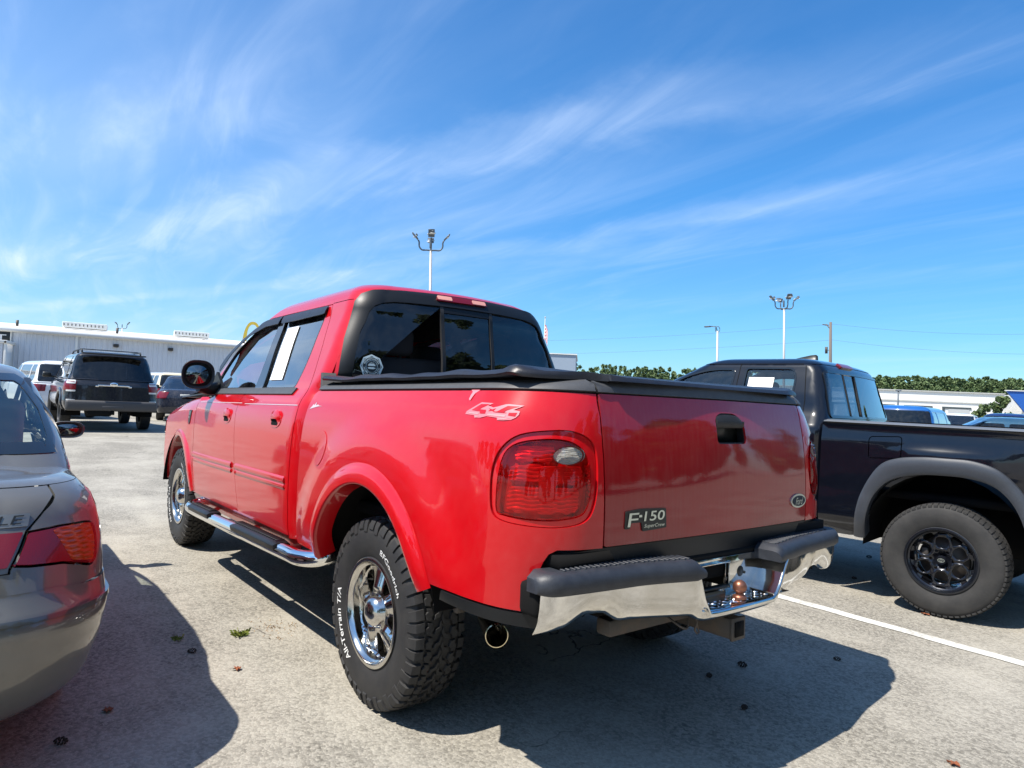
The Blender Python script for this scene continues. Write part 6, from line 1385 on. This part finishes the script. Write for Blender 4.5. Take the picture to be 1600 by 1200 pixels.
x_, y_ = along(1122, 66); P = thing('light_pole', 'single-headed street light between the two pickups', 'light pole', (x_, y_, 0), (R(-1.5), R(1), 0)); b = MB(); b.tube([(0, 0, 0), (0, 0, 8.6)], [.13, .09], 10); b.build('pole', POLE, P); b = MB(); rx, ry = math.sin(YAW-.3), -math.cos(YAW-.3)
b.tube([(0, 0, 8.5), (-rx*.15, -ry*.15, 9.0), (-rx*.6, -ry*.6, 9.05)], .05, 8); b.box((-rx*.9, -ry*.9, 9.02), (.6, .3, .12), .04); b.build('lamp_head', ARM, P); b = MB(); b.tube([(rx*.2*math.cos(t)+.0, ry*.2*math.cos(t), 8.75+.28*math.sin(t)) for t in np.linspace(0, 2*math.pi, 14)], .03, 6); b.build('lamp_ring', ARM, P)
# utility pole and wires
x_, y_ = along(1299, 80); UP = thing('utility_pole', 'wooden utility pole with transformers above the black pickup roof', 'utility pole', (x_, y_, 0), (R(-1.5), R(1), 0)); WOOD = mat('pole_wood', (.16, .13, .11), .9); b = MB(); b.tube([(0, 0, 0), (0, 0, 11.2)], [.20, .13], 10); b.build('pole', WOOD, UP)
b = MB(); b.box((-rx*.5, -ry*.5, 10.9), (.1, 1.2, .1), .02, 1); b.tube([(0, 0, 10.4), (-rx*.45, -ry*.45, 11.0)], .05, 6); b.build('crossarm', WOOD, UP)
for dz, dx in ((8.2, -.4), (6.1, -.5), (6.2, -.9), (5.2, 1.2)): b = MB(); b.tube([(rx*dx, ry*dx, dz-.35), (rx*dx, ry*dx, dz+.35)], .14, 8); b.tube([(0, 0, dz), (rx*dx, ry*dx, dz)], .03, 6); b.build('transformer', STEEL, UP)
WIRE = mat('cable', (.10, .11, .12), .6)
def wire(p0, p1, sag, label, r_=.010):
    p0 = Vector(p0); p1 = Vector(p1); b = MB(); b.tube([tuple(p0.lerp(p1, t)-Vector((0, 0, sag*4*t*(1-t)))) for t in np.linspace(0, 1, 24)], r_, 5); tag(b.build('power_line', WIRE), label, 'power line', 'overhead power lines')
xa, ya = along(400, 100); xb, yb = along(2000, 95); U = (x_, y_)
wire((xa, ya, 8.6), (U[0], U[1], 11.0), 1.4, 'topmost overhead wire running left from the utility pole'); wire((xa, ya, 6.6), (U[0], U[1], 9.3), 1.2, 'lower overhead wire running left from the utility pole')
wire((U[0], U[1], 11.0), (xb, yb, 13.0), 1.6, 'topmost overhead wire running right from the utility pole'); wire((U[0], U[1], 9.3), (xb, yb, 10.2), 1.4, 'lower overhead wire running right from the utility pole')
# flag behind the cab
x_, y_ = along(847, 84); FP = thing('flagpole', 'flagpole with a drooping striped flag just right of the red cab roof', 'flagpole', (x_, y_, 0)); b = MB(); b.tube([(0, 0, 0), (0, 0, 11.6)], [.07, .04], 8); b.ball((0, 0, 11.65), .10, 8); b.build('pole', POLE, FP)
for k in range(9):
    b = MB(); z1 = 10.7-k*.20; rings = []
    for z in (z1, z1-.20): rings.append([(rx*(.05+.38*t), ry*(.05+.38*t), z-.9*t*t+.05*math.sin(9*t)) for t in np.linspace(0, 1, 8)])
    b.loft(rings, closed=False); b.build('flag_stripe', mat('flag_red', (.55, .05, .06), .8) if k % 2 == 0 else WHITE, FP)
# small details of the white lot: thin lamp post and sign posts in front of the store
x_, y_ = along(1404, 95); P = thing('sign_post', 'thin dark post in front of the white store', 'post', (x_, y_, 0)); b = MB(); b.tube([(0, 0, 0), (0, 0, 4.6)], .10, 8); b.build('pole', ARM, P); b = MB(); b.box((0, 0, 4.65), (.6, .3, .15), .03); b.build('lamp_head', ARM, P)
# ================================================================ trees
def leafmat(name, c1, c2, c3):
    m = bpy.data.materials.new(name); m.use_nodes = True; t = m.node_tree; p = t.nodes['Principled BSDF']; c = N(t, 'ShaderNodeTexCoord'); g = N(t, 'ShaderNodeNewGeometry')
    r_ = N(t, 'ShaderNodeValToRGB'); r_.color_ramp.elements[0].color = (*c1, 1); r_.color_ramp.elements[1].color = (*c3, 1); e = r_.color_ramp.elements.new(.5); e.color = (*c2, 1); L(t, g.outputs['Random Per Island'], r_.inputs[0]); L(t, r_.outputs[0], p.inputs['Base Color']); p.inputs['Roughness'].default_value = .7
    p.inputs['Subsurface Weight'].default_value = 0; return m
PINE = leafmat('pine_leaf', (.062, .105, .040), (.105, .160, .058), (.165, .225, .085)); OAK = leafmat('oak_leaf', (.03, .055, .015), (.06, .10, .026), (.12, .16, .045)); BARK = mat('bark', (.10, .075, .055), .9, noise=(3, .6, (.05, .04, .03)))
def leaves(rng, cen, rad, n, sz, flat=.6, up=.35):
    """n leaf-sized triangles pairs spread through blobs cen/rad"""
    cen = np.array(cen); rad = np.array(rad); k = rng.integers(0, len(cen), n); d = rng.normal(size=(n, 3)); d /= np.linalg.norm(d, axis=1, keepdims=True)
    rr = rng.random(n)**.38; P = cen[k]+d*(rad[k]*rr)[:, None]*np.array([1, 1, flat]); nn = d+rng.normal(size=(n, 3))*.7; nn[:, 2] += up; nn /= np.linalg.norm(nn, axis=1, keepdims=True)
    t = np.cross(nn, rng.normal(size=(n, 3))); t /= np.linalg.norm(t, axis=1, keepdims=True); b_ = np.cross(nn, t); s = sz*(.6+.8*rng.random(n))[:, None]
    V = np.stack([P-t*s, P+b_*s*.6, P+t*s, P-b_*s*.6], 1).reshape(-1, 3); F = np.arange(4*n).reshape(-1, 4); return V, F
def bulk(name, V, F, m, parent=None):
    me = bpy.data.meshes.new(name); me.vertices.add(len(V)); me.vertices.foreach_set('co', V.astype(np.float32).ravel()); me.loops.add(F.size); me.loops.foreach_set('vertex_index', F.astype(np.int32).ravel()); me.polygons.add(len(F)); me.polygons.foreach_set('loop_start', np.arange(0, F.size, F.shape[1], dtype=np.int32)); me.polygons.foreach_set('loop_total', np.full(len(F), F.shape[1], np.int32)); me.update(calc_edges=True); me.materials.append(m); o = bpy.data.objects.new(name, me); COL.objects.link(o)
    if parent: o.parent = parent
    return o
def wood(name, pts, h0, h1, n, sz, m, seed, depth=30, label=None, dens=1.0):
    """a far-off wood along a line of points: many pointed crowns"""
    rng = np.random.default_rng(seed); cen = []; rad = []; pts = np.array(pts, float)
    seg = np.linalg.norm(np.diff(pts, axis=0), axis=1); tot = seg.sum(); cnt = int(tot*dens*depth/28)
    for i in range(cnt):
        u = rng.random()*tot; k = 0
        while u > seg[k] and k < len(seg)-1: u -= seg[k]; k += 1
        p = pts[k]+(pts[k+1]-pts[k])*u/seg[k]; dv = (pts[k+1]-pts[k])/seg[k]; nv = np.array([dv[1], -dv[0]]); q = rng.random(); p = p+nv*q*depth
        h = (h0+(h1-h0)*q)*(.82+.26*rng.random())
        for j in range(5):
            t = j/4; r_ = (1.35-.95*t)*(.8+.4*rng.random()); cen.append((p[0]+rng.normal()*.6, p[1]+rng.normal()*.6, h*(.30+.66*t))); rad.append(r_)
    V, F = leaves(rng, cen, rad, n, sz, 1.3); o = bulk(name, V, F, m); tag(o, label, 'wood', None, 'stuff'); return o
def pt(px, d): x, y = along(px, d); return (x, y)
wood('wooded_ridge', [pt(1820, 265), pt(1640, 262), pt(1450, 262), pt(1250, 275)], 13.8, 16.6, 240000, .72, PINE, 5, 34, 'wooded ridge of green pines behind the white store', 5)
wood('wooded_ridge', [pt(1200, 275), pt(1050, 280), pt(900, 290), pt(700, 300), pt(450, 320)], 15.5, 18.0, 110000, .85, PINE, 6, 20, 'lower line of pines far behind the bed cover', 4)
for (px_, ds) in ((1230, 1850), (900, 600)): pass
b = MB(); q = [pt(1900, 320), pt(1600, 318), pt(1300, 325), pt(1000, 335), pt(600, 350), pt(300, 380)]; b.V = [(x, y, z) for x, y in q for z in (0, 9)]; b.F = [(2*i, 2*i+2, 2*i+3, 2*i+1) for i in range(len(q)-1)]; b.plate
o = b.build('hills', mat('hill_green', (.035, .055, .022), .9)); o['kind'] = 'structure'
def tree(x, y, h, r_, seed, label, group=None, n=5000, sz=.16, m=None, name='tree'):
    rng = np.random.default_rng(seed); Tn = thing(name, label, 'tree', (x, y, 0), (0, 0, 0), group); b = MB(); b.tube([(0, 0, 0), (.1, .05, h*.3), (.05, .1, h*.6), (0, 0, h*.85)], [h*.03, h*.024, h*.015, h*.005], 8)
    cen = []; rad = []
    for i in range(16):
        a = rng.random()*6.28; rr = r_*rng.random()**.6*.75; z = h*(.36+.58*rng.random()); k = 1-.6*max(0, z/h-.55)/.45; cen.append((rr*math.cos(a)*k, rr*math.sin(a)*k, z)); rad.append(r_*(.22+.2*rng.random())); b.tube([(0, 0, z*.75), (rr*.5*math.cos(a), rr*.5*math.sin(a), z*.9), cen[-1]], [h*.009, h*.006, h*.002], 5)
    b.build('trunk', BARK, Tn); V, F = leaves(rng, cen, rad, n, sz, .85); bulk('crown', V, F, m or OAK, Tn); return Tn
x_, y_ = along(1538, 92); tree(x_, y_, 3.4, 1.3, 11, 'small round tree in front of the white store, left of its pair', n=1200, sz=.2)
x_, y_ = along(1566, 88); tree(x_, y_, 4.2, 1.2, 12, 'small tree partly covering the corner of the blue-fronted shop', n=1500, sz=.2)
# trees standing behind and beside the photographer, seen only in the paint, chrome and glass
wood('tree_belt', [(-27, 46), (-25, 20), (-24, 0), (-25, -20), (-30, -44), (-22, -60), (-6, -70)], 8.5, 12, 52000, .42, OAK, 8, 7, 'belt of dense green trees behind the camera', 1.5)
rng = random.Random(3)
for i in range(13):
    y = -34+i*5.2; tree(-20.5+rng.uniform(-2, 2)-.012*(y-2)**2*.4, y, 10.5+rng.uniform(-1.5, 3), 4.0, 40+i, 'tall broad green tree behind the camera', 'trees behind the camera', n=2600, sz=.42)
for i in range(7):
    x_, y_ = 34-i*7.5, 40+rng.uniform(-3, 3); tree(x_, y_, 9+rng.uniform(-1, 3), 4.2, 70+i, 'tall broad green tree left of the lot', 'trees left of the lot', n=1800, sz=.45)
# ================================================================ litter on the asphalt
def litter():
    fl = lambda x, y: (x, y, gh(x, y)+.003)
    gm = leafmat('weed', (.10, .14, .02), (.16, .20, .03), (.28, .30, .06)); dm = mat('dry_leaf', (.26, .075, .03), .9, noise=(60, .8, (.12, .05, .02))); hm = leafmat('dry_grass', (.30, .17, .08), (.36, .22, .10), (.42, .30, .14))
    def gp(px, py):
        d = Vector(_f)+_r2*((px-800)/FOC)-_u2*((py-600)/FOC); t = -CAM[2]/d.z; return CAM[0]+d.x*t, CAM[1]+d.y*t
    rng = np.random.default_rng(9)
    def tuft(px, py, n, r_, h, label, m=gm, name='weed', el=1.0):
        x, y = gp(px, py); V = []; F = []
        for i in range(n):
            a = rng.random()*6.28; d = rng.random()*r_; bx_, by_ = d*math.cos(a)*el, d*math.sin(a); a2 = rng.random()*6.28; l = h*(.5+rng.random()); w_ = .0022
            k = len(V); V += [(bx_-w_*math.sin(a2), by_+w_*math.cos(a2), 0), (bx_+w_*math.sin(a2), by_-w_*math.cos(a2), 0), (bx_+.6*l*math.cos(a2), by_+.6*l*math.sin(a2), l*.7), (bx_+l*1.1*math.cos(a2), by_+l*1.1*math.sin(a2), l*.55)]; F += [(k, k+1, k+2), (k+1, k+3, k+2)]
        o = mesh(name, V, F, m, None, False, loc=(x, y, .001)); tag(o, label, 'weed'); return o
    tuft(375, 993, 60, .035, .030, 'small green weed in the asphalt crack left of the rear wheel'); tuft(278, 1000, 34, .03, .022, 'small dull weed inside the sedan shadow')
    o = tuft(428, 981, 90, .14, .010, 'streak of dry brown grass beside the green weed', hm, 'dry_grass', 1.6)
    def leaf(px, py, sc, label):
        x, y = gp(px, py); b = MB(); n = 9; rings = []
        V = [(0, 0, .012)]+[(.022*sc*(1+.5*math.sin(5*t))*math.cos(t), .017*sc*(1+.4*math.cos(4*t))*math.sin(t), .004+.010*abs(math.sin(2.5*t))) for t in np.linspace(0, 6.28, 15)[:-1]]
        b.add(V, [(0, 1+i, 1+(i+1) % 14) for i in range(14)]); b.add([(v[0], v[1], v[2]-.003) for v in V], [(0, 1+(i+1) % 14, 1+i) for i in range(14)]); o = b.build('leaf', dm, None, False, loc=(x, y, .001)); tag(o, label, 'leaf')
    leaf(370, 1047, .9, 'curled red-brown dead leaf between the sedan shadow and the rear wheel'); leaf(1446, 961, 1.1, 'rust-red dead leaf beside the black pickup rear tyre'); leaf(1490, 1196, .9, 'brown dead leaf at the bottom edge right of the shadow')
    leaf(168, 1112, 1.0, 'dark dead leaf in the sedan shadow near the bottom edge')
    cone = mat('pine_cone', (.035, .024, .018), .9)
    for i, (px, py) in enumerate(((1308, 1032), (1160, 1042), (1108, 1058), (1163, 1108), (300, 1020), (95, 1163), (1335, 905), (1358, 872))):
        x, y = gp(px, py); b = MB(); rg = np.random.default_rng(i)
        for k in range(26): a = k*2.4; t = k/26; r_ = .020*math.sin(.3+2.6*t); b.box((r_*math.cos(a), -.028+.056*t, .016+r_*.7*math.sin(a)), (.009, .006, .009), .001, 1, Matrix.Identity(4))
        o = b.build('pine_cone', cone, None, False, loc=(x, y, .0)); o.rotation_euler = (0, 0, rg.random()*3); o.scale = (.55+.3*rg.random(),)*3
        tag(o, ['pine cone in the pickup shadow, nearest its right corner', 'pine cone in the pickup shadow below the hitch', 'left of the pair of pine cones below the hitch', 'pine cone in the pickup shadow nearest the bottom edge', 'pine cone in the sedan shadow beside the weed', 'pine cone in the sedan shadow at the bottom left', 'lower pine cone in the black pickup shadow', 'upper pine cone in the black pickup shadow'][i], 'pine cone', 'pine cones on the asphalt')
litter()
# ================================================================ ground
def gh(x, y):
    return .14*float(sst(7, 13, x))
def ground():
    def ax(a, b): return np.unique(np.round(np.concatenate([np.linspace(-6, 20, 53), -6-np.geomspace(1, a, 16), 20+np.geomspace(1, b, 18)]), 3))
    xs = ax(300, 600); ys = np.unique(np.round(np.concatenate([np.linspace(-12, 8, 21), -12-np.geomspace(1, 500, 16), 8+np.geomspace(1, 400, 14)]), 3))
    V = [(x, y, gh(x, y)) for x in xs for y in ys]; n = len(ys)
    F = [(i*n+j, (i+1)*n+j, (i+1)*n+j+1, i*n+j+1) for i in range(len(xs)-1) for j in range(n-1)]
    o = mesh('ground', V, F, ASPH); o['kind'] = 'structure'
ground()
b = MB(); n = 60
b.V = [(x, y+dy, .004) for i, x in enumerate(np.linspace(-4.2, 1.9, n)) for y in (-2.36+.004*math.sin(i*1.3),) for dy in (-.050, .050)]; b.F = [(2*i, 2*i+1, 2*i+3, 2*i+2) for i in range(n-1)]
o = b.build('parking_line', LINE); o['kind'] = 'structure'
